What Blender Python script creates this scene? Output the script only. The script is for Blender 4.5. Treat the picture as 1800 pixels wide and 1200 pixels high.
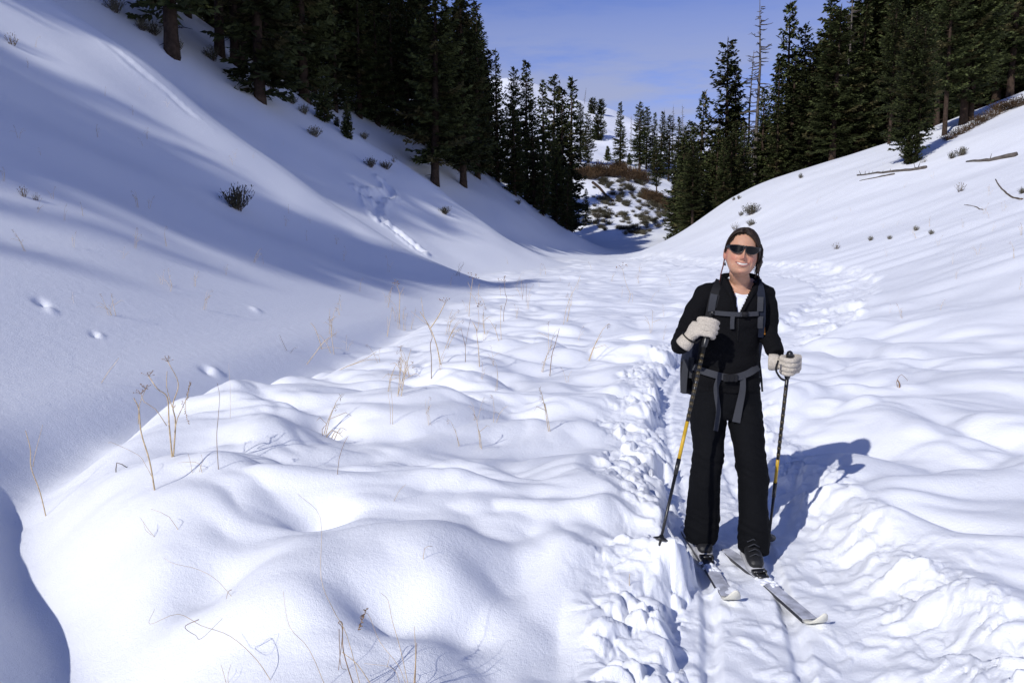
import bpy, bmesh, math, random
import numpy as np
from mathutils import Vector, Matrix
from mathutils.bvhtree import BVHTree

for o in list(bpy.data.objects):
    bpy.data.objects.remove(o)
SC = bpy.context.scene
COL = SC.collection
R = math.radians

# ------------------------------------------------------------------ camera
CAM_Z, F_PX, PITCH = 1.57, 1400.0, math.atan(160 / 1400.0)
cam_data = bpy.data.cameras.new("camera")
cam_data.sensor_width = 36.0
cam_data.lens = 28.0
cam_data.clip_start = 0.05
cam_data.clip_end = 2000.0
cam = bpy.data.objects.new("camera", cam_data)
cam.location = (0, 0, CAM_Z)
cam.rotation_euler = (math.pi / 2 - PITCH, 0, 0)
COL.objects.link(cam)
SC.camera = cam

# ------------------------------------------------------------------ sky, sun, exposure
SUN_EL = R(32.5)
SUN_TO = Vector((-0.62, -0.785, 0)).normalized()          # horizontal direction towards the sun
SKY_STRENGTH, SUN_STRENGTH, EXPOSURE = 0.093, 4.4, -0.24
world = bpy.data.worlds.new("World")
SC.world = world
world.use_nodes = True
wn, wl = world.node_tree.nodes, world.node_tree.links
wn.clear()
w_out = wn.new("ShaderNodeOutputWorld")
w_bg = wn.new("ShaderNodeBackground")
w_sky = wn.new("ShaderNodeTexSky")
w_sky.sky_type = "NISHITA"
w_sky.sun_disc = False
w_sky.sun_elevation = SUN_EL
w_sky.sun_rotation = math.atan2(SUN_TO.x, SUN_TO.y)
w_sky.altitude = 2000
w_sky.air_density = 1.0
w_sky.dust_density = 0.3
w_sky.ozone_density = 2.5
w_bg.inputs["Strength"].default_value = SKY_STRENGTH
# thin bank of pale cloud low above the hills, all the way round the horizon
w_geo = wn.new("ShaderNodeTexCoord")
w_sep = wn.new("ShaderNodeSeparateXYZ")
w_map = wn.new("ShaderNodeMapping")
w_map.inputs["Scale"].default_value = (3.0, 3.0, 16.0)
w_noise = wn.new("ShaderNodeTexNoise")
w_noise.inputs["Scale"].default_value = 1.6
w_noise.inputs["Detail"].default_value = 7
w_noise.inputs["Roughness"].default_value = 0.58
w_r1 = wn.new("ShaderNodeMapRange")      # height band of the cloud
w_r1.interpolation_type = "SMOOTHSTEP"
for k, v in (("From Min", 0.34), ("From Max", 0.15), ("To Min", 0.0), ("To Max", 1.0)):
    w_r1.inputs[k].default_value = v
w_r2 = wn.new("ShaderNodeMapRange")
w_r2.interpolation_type = "SMOOTHSTEP"
for k, v in (("From Min", 0.29), ("From Max", 0.60), ("To Min", 0.0), ("To Max", 0.9)):
    w_r2.inputs[k].default_value = v
w_mul = wn.new("ShaderNodeMath")
w_mul.operation = "MULTIPLY"
w_mix = wn.new("ShaderNodeMix")
w_mix.data_type = "RGBA"
w_mix.inputs["B"].default_value = (4.9, 5.4, 7.6, 1)
w_tint = wn.new("ShaderNodeMix")
w_tint.data_type = "RGBA"
w_tint.blend_type = "MULTIPLY"
w_tint.inputs["Factor"].default_value = 1.0
w_tint.inputs["B"].default_value = (1.16, 1.09, 1.60, 1)
wl.new(w_geo.outputs["Generated"], w_sep.inputs[0])
wl.new(w_geo.outputs["Generated"], w_map.inputs[0])
wl.new(w_map.outputs[0], w_noise.inputs["Vector"])
wl.new(w_sep.outputs["Z"], w_r1.inputs["Value"])
wl.new(w_noise.outputs["Fac"], w_r2.inputs["Value"])
wl.new(w_r1.outputs[0], w_mul.inputs[0])
wl.new(w_r2.outputs[0], w_mul.inputs[1])
wl.new(w_mul.outputs[0], w_mix.inputs["Factor"])
wl.new(w_sky.outputs[0], w_tint.inputs["A"])
wl.new(w_tint.outputs["Result"], w_mix.inputs["A"])
wl.new(w_mix.outputs["Result"], w_bg.inputs["Color"])
wl.new(w_bg.outputs[0], w_out.inputs["Surface"])

sun_data = bpy.data.lights.new("sun", "SUN")
sun_data.energy = SUN_STRENGTH
sun_data.angle = R(0.53)
sun_data.color = (1.0, 0.975, 0.94)
sun = bpy.data.objects.new("sun", sun_data)
sv = Vector((SUN_TO.x * math.cos(SUN_EL), SUN_TO.y * math.cos(SUN_EL), math.sin(SUN_EL)))
sun.rotation_euler = sv.to_track_quat("Z", "Y").to_euler()
sun.location = (-30, -30, 40)
COL.objects.link(sun)
SC.view_settings.view_transform = "Standard"
SC.view_settings.look = "None"
SC.view_settings.gamma = 1.0
SC.view_settings.use_curve_mapping = False
SC.view_settings.exposure = EXPOSURE

# ------------------------------------------------------------------ numpy noise
_rng = np.random.RandomState(11)
_PERM = np.concatenate([_rng.permutation(256)] * 3).astype(np.int32)
_GA = _rng.rand(256) * 2 * np.pi
_GX, _GY = np.cos(_GA), np.sin(_GA)
_J1, _J2 = _rng.rand(256), _rng.rand(256)

def pn(x, y, seed=0):
    xi, yi = np.floor(x).astype(np.int64), np.floor(y).astype(np.int64)
    fx, fy = x - xi, y - yi
    u = fx * fx * fx * (fx * (fx * 6 - 15) + 10)
    v = fy * fy * fy * (fy * (fy * 6 - 15) + 10)
    def g(ix, iy, dx, dy):
        h = _PERM[_PERM[(ix + seed * 17) & 255] + (iy & 255)]
        return _GX[h] * dx + _GY[h] * dy
    a = g(xi, yi, fx, fy); b = g(xi + 1, yi, fx - 1, fy)
    c = g(xi, yi + 1, fx, fy - 1); d = g(xi + 1, yi + 1, fx - 1, fy - 1)
    return ((a + u * (b - a)) + v * ((c + u * (d - c)) - (a + u * (b - a)))) * 1.5

def fbm(x, y, octv=4, seed=0, gain=0.5):
    s, a = 0, 1.0
    for k in range(octv):
        s = s + a * pn(x * 2 ** k + 7.3 * k, y * 2 ** k - 3.1 * k, seed + k)
        a *= gain
    return s

def worley(x, y, seed=0):
    xi, yi = np.floor(x).astype(np.int64), np.floor(y).astype(np.int64)
    f1 = np.full(x.shape, 9.0); f2 = np.full(x.shape, 9.0); cell = np.zeros(x.shape)
    for dx in (-1, 0, 1):
        for dy in (-1, 0, 1):
            h = _PERM[_PERM[(xi + dx + seed * 31) & 255] + ((yi + dy) & 255)]
            d = np.hypot(xi + dx + _J1[h] - x, yi + dy + _J2[h] - y)
            cell = np.where(d < f1, _J1[(h * 7 + 3) & 255], cell)
            f2 = np.where(d < f1, f1, np.minimum(f2, d))
            f1 = np.minimum(f1, d)
    return f1, f2, cell

def sstep(a, b, x):
    t = np.clip((x - a) / (b - a), 0, 1)
    return t * t * (3 - 2 * t)

def soft(xk, yk, x, w):            # np.interp, its corners rounded
    return sum(np.interp(x + k * w, xk, yk) for k in (-1, -0.5, 0, 0.5, 1)) / 5.0

# ------------------------------------------------------------------ the lie of the land: H(x, y)
class Table:
    def __init__(self, ys, ds, rows, blur=(4, 2)):
        self.y0, self.dy, self.d0, self.dd = -60.0, 1.0, -10.0, 0.25
        yy = np.arange(self.y0, 260, self.dy); dd = np.arange(self.d0, 80, self.dd)
        rows = np.array(rows, float)
        t = np.array([np.interp(dd, ds, r) for r in rows])
        t = np.array([np.interp(yy, ys, t[:, j]) for j in range(len(dd))]).T
        for ax, n in ((0, blur[0]), (1, blur[1])):
            for _ in range(2):
                k = np.ones(2 * n + 1) / (2 * n + 1)
                p = np.apply_along_axis(lambda r: np.convolve(np.pad(r, n, mode="reflect", reflect_type="odd"), k, "valid"), ax, t)
                t = p
        self.t = t
    def __call__(self, y, d):
        fy = np.clip((y - self.y0) / self.dy, 0, self.t.shape[0] - 1.001)
        fd = np.clip((d - self.d0) / self.dd, 0, self.t.shape[1] - 1.001)
        i, j = fy.astype(int), fd.astype(int)
        a, b = fy - i, fd - j
        t = self.t
        return (t[i, j] * (1 - a) + t[i + 1, j] * a) * (1 - b) + (t[i, j + 1] * (1 - a) + t[i + 1, j + 1] * a) * b

_DR = [-10, 0, 2, 4, 7, 10, 14, 20, 30, 80]
RIGHT = Table([-60, 0, 15, 28, 45, 60, 75, 100, 260], _DR, [
    [0, 0, .1, .3, .7, 1.3, 2.3, 4.5, 9, 30],
    [0, 0, .1, .3, .7, 1.3, 2.3, 4.5, 9, 30],
    [0, 0, .2, .7, 1.7, 2.7, 4.0, 6.5, 11, 32],
    [0, 0, .3, .9, 1.8, 2.9, 4.2, 6.8, 11.5, 32],
    [0, 0, .5, 1.4, 2.9, 4.3, 6.0, 8.3, 12.5, 34],
    [0, 0, 1.0, 2.3, 4.6, 6.1, 7.3, 9.0, 12.7, 35],
    [0, 0, .2, .5, 1.2, 2.2, 4.0, 6.5, 11, 33],
    [0, 0, 0, .1, .3, .8, 2.0, 4.0, 9, 30],
    [0, 0, 0, .1, .3, .8, 2.0, 4.0, 9, 30]], (3, 3))
_DL = [-10, 0, 1, 2, 4, 8, 15, 30, 80]
LEFT = Table([-60, 260], _DL, [[0, 0, .24, .64, 1.65, 4.3, 9.3, 20.4, 50]] * 2, (1, 3))
_XL = ([-60, -20, 0, 2, 2.6, 3.2, 3.8, 5, 6, 9, 14, 22, 27, 31, 34, 40, 45, 49, 53, 60, 70, 80, 130, 260],
       [-9, -5, -1.0, -1.08, -1.24, -1.66, -2.2, -3.0, -3.15, -2.6, -1.7, -0.9, 0.3, -1.4, -1.2, 2.0, 4.0, 2.8, 3.4, 6.6, 9, 10, 12, 12])
_XR = ([-60, 0, 5, 10, 20, 35, 45, 60, 75, 100, 260], [2.5, 2.4, 2.5, 3.0, 4.6, 6.0, 6.8, 8.8, 12, 16, 30])
_Z0 = ([-60, 0, 10, 20, 40, 60, 80, 120, 260], [-.8, 0, .05, .15, .5, 1.05, 1.75, 2.6, 8])
_FY = ([-60, 88, 104, 125, 170, 215, 300, 330, 420, 600], [0, 0, 1.0, 5.0, 17.5, 29, 53, 55, 30, 0])
_FL = ([-300, -60, 0, 14, 26, 43, 64, 120, 300], [60, 68, 66, 61, 57, 49, 39, 18, 5])

def xl_of(y):
    k = sstep(6, 14, y)
    return soft(_XL[0], _XL[1], y, .3) * (1 - k) + soft(_XL[0], _XL[1], y, 1.6) * k
def xr_of(y): return soft(_XR[0], _XR[1], y, 3.0)

def ray(u, v):
    xc, yc = (u - 900) / F_PX, (600 - v) / F_PX
    c, s = math.cos(PITCH), math.sin(PITCH)
    d = np.array((xc, c + yc * s, -s + yc * c))
    return d / d[1]

def P(u, v, Y):                      # the place at depth Y that shows at pixel (u, v) of the photograph
    d = ray(u, v) * Y
    return Vector((d[0], d[1], d[2] + CAM_Z))

def floor_hit(u, v, z=0.0):
    d = ray(u, v)
    return d[:2] * ((z - CAM_Z) / d[2])

# the ski trail: centre line (x, y), half width of the packed core, half width of the churn to the left and right
_tr = [floor_hit(1360, 1330), floor_hit(1335, 1200), floor_hit(1318, 1080), floor_hit(1285, 960), floor_hit(1235, 830), floor_hit(1205, 740),
       floor_hit(1215, 680), floor_hit(1260, 630, .1)]
def _cr(pts, n=14):
    p = np.array(pts); p = np.vstack([2 * p[0] - p[1], p, 2 * p[-1] - p[-2]]); out = []
    for i in range(1, len(p) - 2):
        for t in np.linspace(0, 1, n, endpoint=False):
            out.append(0.5 * (2 * p[i] + (p[i + 1] - p[i - 1]) * t + (2 * p[i - 1] - 5 * p[i] + 4 * p[i + 1] - p[i + 2]) * t * t
                              + (3 * p[i] - p[i - 1] - 3 * p[i + 1] + p[i + 2]) * t ** 3))
    out.append(p[-2])
    return np.array(out)

def path_dist(x, y, path):           # signed distance to a polyline (positive on its right) and position along it
    best = np.full(x.shape, 1e9); sd = np.full(x.shape, 1e9); al = np.zeros(x.shape)
    seg = np.diff(path, axis=0); ln = np.hypot(seg[:, 0], seg[:, 1]); acc = np.concatenate([[0], np.cumsum(ln)])
    for i in range(len(seg)):
        ax, ay = path[i]; dx, dy = seg[i] / ln[i]
        t = np.clip((x - ax) * dx + (y - ay) * dy, 0, ln[i])
        ex, ey = x - (ax + t * dx), y - (ay + t * dy)
        d2 = ex * ex + ey * ey
        m = d2 < best
        s = np.sign(ex * dy - ey * dx)
        best = np.where(m, d2, best); sd = np.where(m, np.sqrt(d2) * s, sd); al = np.where(m, acc[i] + t, al)
    return sd, al

# the animal track down the left slope (three strings of prints that join)
TRACKS = []
def macro(x, y):
    z0 = soft(_Z0[0], _Z0[1], y, 4.0)
    dl = xl_of(y) - x
    hl = LEFT(y, dl)
    dr = x - xr_of(y)
    hr = np.maximum(RIGHT(y, dr), 0)
    hl = np.maximum(hl, 0)
    yy = np.maximum(y, 20.0)
    hf = soft(_FY[0], _FY[1], y, 8.0) * np.interp(x * 300 / yy, _FL[0], _FL[1]) / 62.0
    h = (hl ** 3 + hr ** 3 + np.maximum(hf, 0) ** 3) ** (1 / 3.0)
    return z0 + h, dl, dr, hl, hr, hf

def H(x, y, fine=True):
    x = np.asarray(x, float); y = np.asarray(y, float)
    z, dl, dr, hl, hr, hf = macro(x, y)
    near = 1 - sstep(40, 75, y)
    left_m = sstep(0.2, 2.0, dl); right_m = sstep(0.5, 5.0, dr)
    fl = (1 - left_m) * (1 - sstep(.3, 4.5, dr)) * sstep(-0.3, 0.9 + .9 * (1 - sstep(4, 7, y)), -dl + 0.35)
    # undulations of the hillsides
    z = z + left_m * (0.34 * pn(x * .16 + .3, y * .13, 3) + .10 * pn(x * .45, y * .33, 4)) * sstep(.3, 5, dl)
    z = z + right_m * (0.30 * pn(x * .10, y * .11, 5) + .05 * pn(x * .35 + y * .1, y * .5, 6))
    z = z + sstep(70, 120, y) * (2.2 * pn(x * .035, y * .03, 8) + .6 * pn(x * .12, y * .1, 9))
    # creek channel at the foot of the left slope
    ch = np.exp(-((dl - 0.25) / 0.42) ** 2) * (1 - sstep(11, 20, y))
    z = z - 0.30 * ch + .09 * np.exp(-((dl + .55) / .5) ** 2) * (1 - sstep(5, 9, y))
    # snow lying in pillows over tussocks
    wx = x + .35 * pn(x * .7, y * .7, 12); wy = y + .35 * pn(x * .7 + 9, y * .7, 13)
    b1 = np.sqrt(pn(wx * .74 + wy * .18, wy * .80, 14) ** 2 + .006)
    b2 = np.sqrt(pn(wx * 1.45 - wy * .3, wy * 1.9, 15) ** 2 + .006)
    b3 = pn(wx * .75 + wy * .5, wy * 1.9 - wx * .35, 19)
    lump = .20 * pn(wx * .34, wy * .36, 16) + .24 * b1 + .095 * b2 + (.05 + .03 * (1 - sstep(5, 11, y))) * b3 + .035 * np.sqrt(pn(wx * 2.6 + wy * .5, wy * 3.4, 32) ** 2 + .01) * (1 - sstep(6, 12, y))
    z = z + near * fl * (lump * (1 - .4 * sstep(9, 18, y)) + 0.06)
    # long wind ripples on the right hand side
    rip = pn((x * .25 + y * .34) * 1.0, (y * 1.0 - x * .25) * .62, 17)
    rip2 = pn(x * .5 + y * .3, (y - .3 * x) * 1.35, 18)
    rm = sstep(-.6, 2.0, dr) * (1 - sstep(16, 34, y) * .75) * near
    z = z + rm * (.13 * np.sqrt(rip ** 2 + .03) + .035 * rip2)
    if fine:
        # trail
        m = (y > 1.0) & (y < 62) & (np.abs(x) < 16)
        if m.any():
            xm, ym = x[m], y[m]
            sd, al = path_dist(xm, ym, TRAIL)
            far = sstep(9, 15, ym)
            core = .30 + .05 * pn(al * 1.1, al * 0 + .5, 20) + .22 * far + .15 * (sd > 0) * sstep(4.6, 3.6, ym)
            wl_ = .78 * (1 - far) + .75 * far + .16 * pn(xm * 1.3, ym * 1.3, 21)
            wr_ = (.95 + .30 * sstep(4.8, 3.2, ym)) * (1 - far) + .8 * far + .18 * pn(xm * 1.3, ym * 1.3, 22)
            a = np.abs(sd)
            wid = np.where(sd < 0, wl_, wr_)
            churn = sstep(0, .22 + .35 * (sd > 0) * (1 - far), wid - a)
            jx = xm + .06 * pn(xm * 6, ym * 6, 24); jy = ym + .06 * pn(xm * 6 + 5, ym * 6, 25)
            f1, f2, cell = worley(jx * 8.5 * (1 - .3 * (sd > 0)), jy * 8.5, 1)
            g1, g2, cel2 = worley(jx * 15, jy * 15, 2)
            h1, h2, cel3 = worley(jx * 30, jy * 30, 3)
            k1, k2, cel4 = worley(jx * 4.2, jy * 4.2, 4)
            rt = sstep(-.2, .3, sd)
            lumps = ((.042 * np.sqrt(np.clip(f2 - f1, 0, 1)) * (.25 + cell) + .030 * (cell - .5) * sstep(.02, .3, f2 - f1)) * (1 - .30 * rt)
                     + (.016 * np.sqrt(np.clip(g2 - g1, 0, 1)) * (.2 + cel2) + .008 * np.sqrt(np.clip(h2 - h1, 0, 1)) * cel3) * (1 - .1 * rt)
                     + .045 * pn(xm * 2.7, ym * 2.7, 26) + .018 * np.abs(pn(jx * 8, jy * 8, 29)) + .035 * np.sqrt(np.clip(k2 - k1, 0, 1)) * (cel4 - .25) + .02 * rt * np.abs(pn(xm * 2.0 + ym * .7, ym * 2.4, 31)))
            tn = 2.6 * (pn(jx * 2.3 + 3, jy * 2.3, 35) + .55 * pn(jx * 5.1, jy * 5.1, 36) + .2 * pn(jx * 13, jy * 13, 37))
            fr_ = tn - np.floor(tn)
            lumps = lumps + .042 * (np.floor(tn) + sstep(.0, .16, fr_) + .25 * fr_) / 1.6 * (.45 + .75 * rt)
            incore = sstep(.07 + .30 * rt * (1 - far), -.05, a - core + .05 * pn(xm * 4, ym * 4, 23) + .03 * pn(xm * 11, ym * 11, 38) + (.7 - .45 * rt) * (lumps - .05))
            lumps = lumps * (.45 + .85 * sstep(-.4, .5, pn(xm * 1.9, ym * 1.9, 34)))
            fade = 1 - .45 * sstep(14, 40, ym)
            zt = z[m]
            base = soft(_Z0[0], _Z0[1], ym, 4.0)
            kz = .55 - .3 * rt
            z_side = zt * kz + (1 - kz) * (base + .09) + (lumps - .03) * fade
            lum_far = zt - .10 + lumps * .8
            z_side = np.where(ym > 11, z_side * (1 - sstep(11, 14, ym)) + lum_far * sstep(11, 14, ym), z_side)
            z_core = base - .015 + .012 * pn(xm * 9, ym * 9, 27) + .016 * pn(xm * 3, ym * 3, 28)
            z_core = z_core - .034 * (np.exp(-((a - .17) / .035) ** 4)) * (.6 + .4 * sstep(-.2, .3, pn(al * 1.7, al * 0 + 4.5, 33))) + .012 * np.sqrt(np.clip(g2 - g1, 0, 1)) * (cel2 > .72)
            z_core = np.where(ym > 11, z_core * (1 - sstep(10, 13, ym)) + (zt - .13 + .6 * lumps) * sstep(10, 13, ym), z_core)
            zz = zt * (1 - churn) + z_side * churn
            zz = zz * (1 - incore) + z_core * incore
            z = z.copy(); z[m] = zz
        for ti, tk in enumerate(TRACKS):
            bx0, by0 = tk[:, 0].min() - 1, tk[:, 1].min() - 1
            bx1, by1 = tk[:, 0].max() + 1, tk[:, 1].max() + 1
            m = (x > bx0) & (x < bx1) & (y > by0) & (y < by1)
            if m.any():
                sd, al = path_dist(x[m], y[m], tk)
                ph = np.sin(al * 9.0)
                off = sd - .08 * np.sign(ph)
                z = z.copy()
                z[m] += (.22 * sstep(-.3, .4, pn(x[m] * .9, y[m] * .9, 39)) if ti == 3 else 1.0) * (-.20 * np.exp(-(sd / .15) ** 2) * (.55 + .45 * np.abs(ph)) + .09 * np.exp(-((np.abs(sd) - .34) / .12) ** 2) * (1 + pn(x[m] * 6, y[m] * 6, 30)))
        for (px, py, pr, pd) in DENTS:
            m = (np.abs(x - px) < 4 * pr) & (np.abs(y - py) < 4 * pr)
            if m.any():
                q = ((x[m] - px) ** 2 + (y[m] - py) ** 2) / pr ** 2
                z = z.copy(); z[m] += pd * np.exp(-q)
    return z
DENTS = []

_T = np.concatenate([np.linspace(1.6, 20, 900), np.geomspace(20.02, 480, 1400)])
def hit(u, v, fine=False):
    d = ray(u, v)
    zz = H(d[0] * _T, _T, fine)
    g = (CAM_Z + d[2] * _T) < zz
    i = int(np.argmax(g)) if g.any() else len(_T) - 1
    Y = _T[max(i - 1, 0)] * .5 + _T[i] * .5
    return Vector((d[0] * Y, Y, float(H(np.array([d[0] * Y]), np.array([Y]), fine)[0])))
def ground(x, y, fine=True):
    return float(H(np.array([x]), np.array([y]), fine)[0])

_tr = [tuple(p) for p in _tr] + [tuple(hit(u, v)[:2]) for u, v in [(1395, 585), (1440, 552), (1472, 522), (1488, 502), (1470, 488), (1420, 477), (1350, 470), (1270, 464), (1190, 457), (1120, 451)]]
TRAIL = _cr(_tr)
def _trk(uv):
    return _cr([tuple(hit(u, v)[:2]) for u, v in uv], 8)
TR_UV = [[(632, 338), (648, 352), (655, 372), (668, 388), (690, 402), (712, 420), (738, 440)],
         [(672, 320), (684, 332), (684, 342), (668, 346), (662, 362), (668, 386)],
         [(648, 346), (664, 344), (672, 352)],
         [(100, 25), (165, 60), (240, 120), (300, 170), (350, 215)]]
_tt = [_trk(q) for q in TR_UV]
_dn = []
for (u, v, pr, pd) in [(72, 530, .10, -.10), (90, 545, .09, .05), (165, 588, .06, -.07), (178, 590, .06, .04), (380, 655, .12, .06), (362, 650, .10, -.07),
                       (575, 750, .12, -.16), (380, 965, .24, -.20), (565, 895, .13, -.17), (690, 1030, .20, -.16), (820, 1090, .16, -.09), (510, 880, .2, -.08), (450, 545, .12, .06), (745, 640, .12, -.08)]:
    q = hit(u, v)
    _dn.append((q.x, q.y, pr * (.62 if v < 700 else 1), pd * (.7 if v < 700 else 1)))
TRACKS = _tt
DENTS = _dn

# ------------------------------------------------------------------ materials
MATS = {}
def mat(name, col, rough=.7, spec=.3, bump=None, var=None, metal=0.0, attr=None, extra=None):
    if name in MATS:
        return MATS[name]
    m = bpy.data.materials.new(name); m.use_nodes = True
    nt = m.node_tree; n, l = nt.nodes, nt.links
    b = n["Principled BSDF"]
    b.inputs["Base Color"].default_value = (*col, 1)
    b.inputs["Roughness"].default_value = rough
    b.inputs["Specular IOR Level"].default_value = spec
    b.inputs["Metallic"].default_value = metal
    tc = n.new("ShaderNodeTexCoord")
    src = None
    if attr:
        a = n.new("ShaderNodeAttribute"); a.attribute_name = attr
        src = a.outputs["Color"]
    if var:                                    # (scale, amount) mottling of the colour
        nz = n.new("ShaderNodeTexNoise"); nz.inputs["Scale"].default_value = var[0]; nz.inputs["Detail"].default_value = 5
        l.new(tc.outputs["Object"], nz.inputs["Vector"])
        mr = n.new("ShaderNodeMapRange")
        mr.inputs["From Min"].default_value = .3; mr.inputs["From Max"].default_value = .7
        mr.inputs["To Min"].default_value = 1 - var[1]; mr.inputs["To Max"].default_value = 1 + var[1]
        l.new(nz.outputs["Fac"], mr.inputs["Value"])
        mx = n.new("ShaderNodeVectorMath"); mx.operation = "SCALE"
        if src: l.new(src, mx.inputs[0])
        else: mx.inputs[0].default_value = col
        l.new(mr.outputs[0], mx.inputs["Scale"])
        src = mx.outputs[0]
    if extra == "per_object":
        oi = n.new("ShaderNodeObjectInfo")
        mr = n.new("ShaderNodeMapRange"); mr.inputs["To Min"].default_value = .62; mr.inputs["To Max"].default_value = 1.5
        l.new(oi.outputs["Random"], mr.inputs["Value"])
        mx = n.new("ShaderNodeVectorMath"); mx.operation = "SCALE"
        if src: l.new(src, mx.inputs[0])
        else: mx.inputs[0].default_value = col
        l.new(mr.outputs[0], mx.inputs["Scale"]); src = mx.outputs[0]
    if src: l.new(src, b.inputs["Base Color"])
    if bump:                                   # list of (scale, distance)
        prev = None
        for sc, dist in bump:
            nz = n.new("ShaderNodeTexNoise"); nz.inputs["Scale"].default_value = sc; nz.inputs["Detail"].default_value = 4
            l.new(tc.outputs["Object"], nz.inputs["Vector"])
            bp = n.new("ShaderNodeBump"); bp.inputs["Distance"].default_value = dist; bp.inputs["Strength"].default_value = 1
            l.new(nz.outputs["Fac"], bp.inputs["Height"])
            if prev: l.new(prev, bp.inputs["Normal"])
            prev = bp.outputs["Normal"]
        l.new(prev, b.inputs["Normal"])
    MATS[name] = m
    return m

M_SNOW = mat("snow", (.86, .88, .92), .5, .25, bump=[(9, .005), (60, .0026), (240, .0024)])
M_NEEDLE = mat("needles", (.03, .04, .018), .75, .12, attr="tint", extra="per_object")
M_BARK = mat("bark", (.050, .034, .025), .9, .1, bump=[(14, .03)], var=(5, .45))
M_DEADW = mat("dead_wood", (.115, .10, .088), .9, .1, bump=[(20, .01)], var=(6, .4))
M_SAGE = mat("sage_leaves", (.10, .095, .07), .9, .1, attr="tint", extra="per_object")
M_TWIG = mat("twig", (.13, .10, .075), .9, .1, var=(9, .3))
M_STRAW = mat("dry_stalk", (.56, .43, .26), .8, .15, var=(30, .35))
M_STRAWD = mat("dry_stalk_dark", (.26, .17, .10), .8, .15, var=(30, .35))
M_BRUSH = mat("brown_brush", (.10, .062, .035), .9, .1, attr="tint", extra="per_object")

# ------------------------------------------------------------------ object helpers
def mesh_from(name, verts, faces, m, smooth=True, tint=None):
    me = bpy.data.meshes.new(name)
    me.from_pydata([tuple(v) for v in verts], [], faces)
    if m is not None: me.materials.append(m)
    if smooth: me.polygons.foreach_set("use_smooth", [True] * len(me.polygons))
    if tint is not None:
        at = me.color_attributes.new("tint", "FLOAT_COLOR", "POINT")
        at.data.foreach_set("color", np.hstack([tint, np.ones((len(tint), 1))]).astype(np.float32).ravel())
    me.update()
    return me

def link(name, me, parent=None, loc=None):
    o = bpy.data.objects.new(name, me)
    COL.objects.link(o)
    if parent is not None: o.parent = parent
    if loc is not None: o.location = loc
    return o

def tag(o, label, cat, group=None):
    o["label"] = label; o["category"] = cat
    if group: o["group"] = group
    return o

def thing(name, label, cat, loc=(0, 0, 0), group=None):
    o = bpy.data.objects.new(name, None)
    o.empty_display_size = .2
    o.location = loc
    COL.objects.link(o)
    return tag(o, label, cat, group)

def copy_tree(o, parent=None):
    c = o.copy(); COL.objects.link(c)
    if parent is not None: c.parent = parent
    for ch in list(o.children): copy_tree(ch, c)
    return c

def frames(pts):
    pts = [Vector(p) for p in pts]; T = []
    for i in range(len(pts)):
        t = pts[min(i + 1, len(pts) - 1)] - pts[max(i - 1, 0)]
        T.append(t.normalized() if t.length > 1e-9 else Vector((0, 0, 1)))
    ref = Vector((0, 0, 1)) if abs(T[0].z) < .9 else Vector((1, 0, 0))
    n = T[0].cross(ref).normalized(); out = []
    for t in T:
        n = (n - t * n.dot(t)).normalized()
        out.append((n, t.cross(n)))
    return pts, out

def _cr3(pts, n=5):
    p = [Vector(q) for q in pts]; p = [p[0] * 2 - p[1]] + p + [p[-1] * 2 - p[-2]]; out = []
    for i in range(1, len(p) - 2):
        for k in range(n):
            t = k / n
            out.append(.5 * (2 * p[i] + (p[i + 1] - p[i - 1]) * t + (2 * p[i - 1] - 5 * p[i] + 4 * p[i + 1] - p[i + 2]) * t * t + (3 * p[i] - p[i - 1] - 3 * p[i + 1] + p[i + 2]) * t ** 3))
    out.append(p[-2])
    return out

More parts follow.
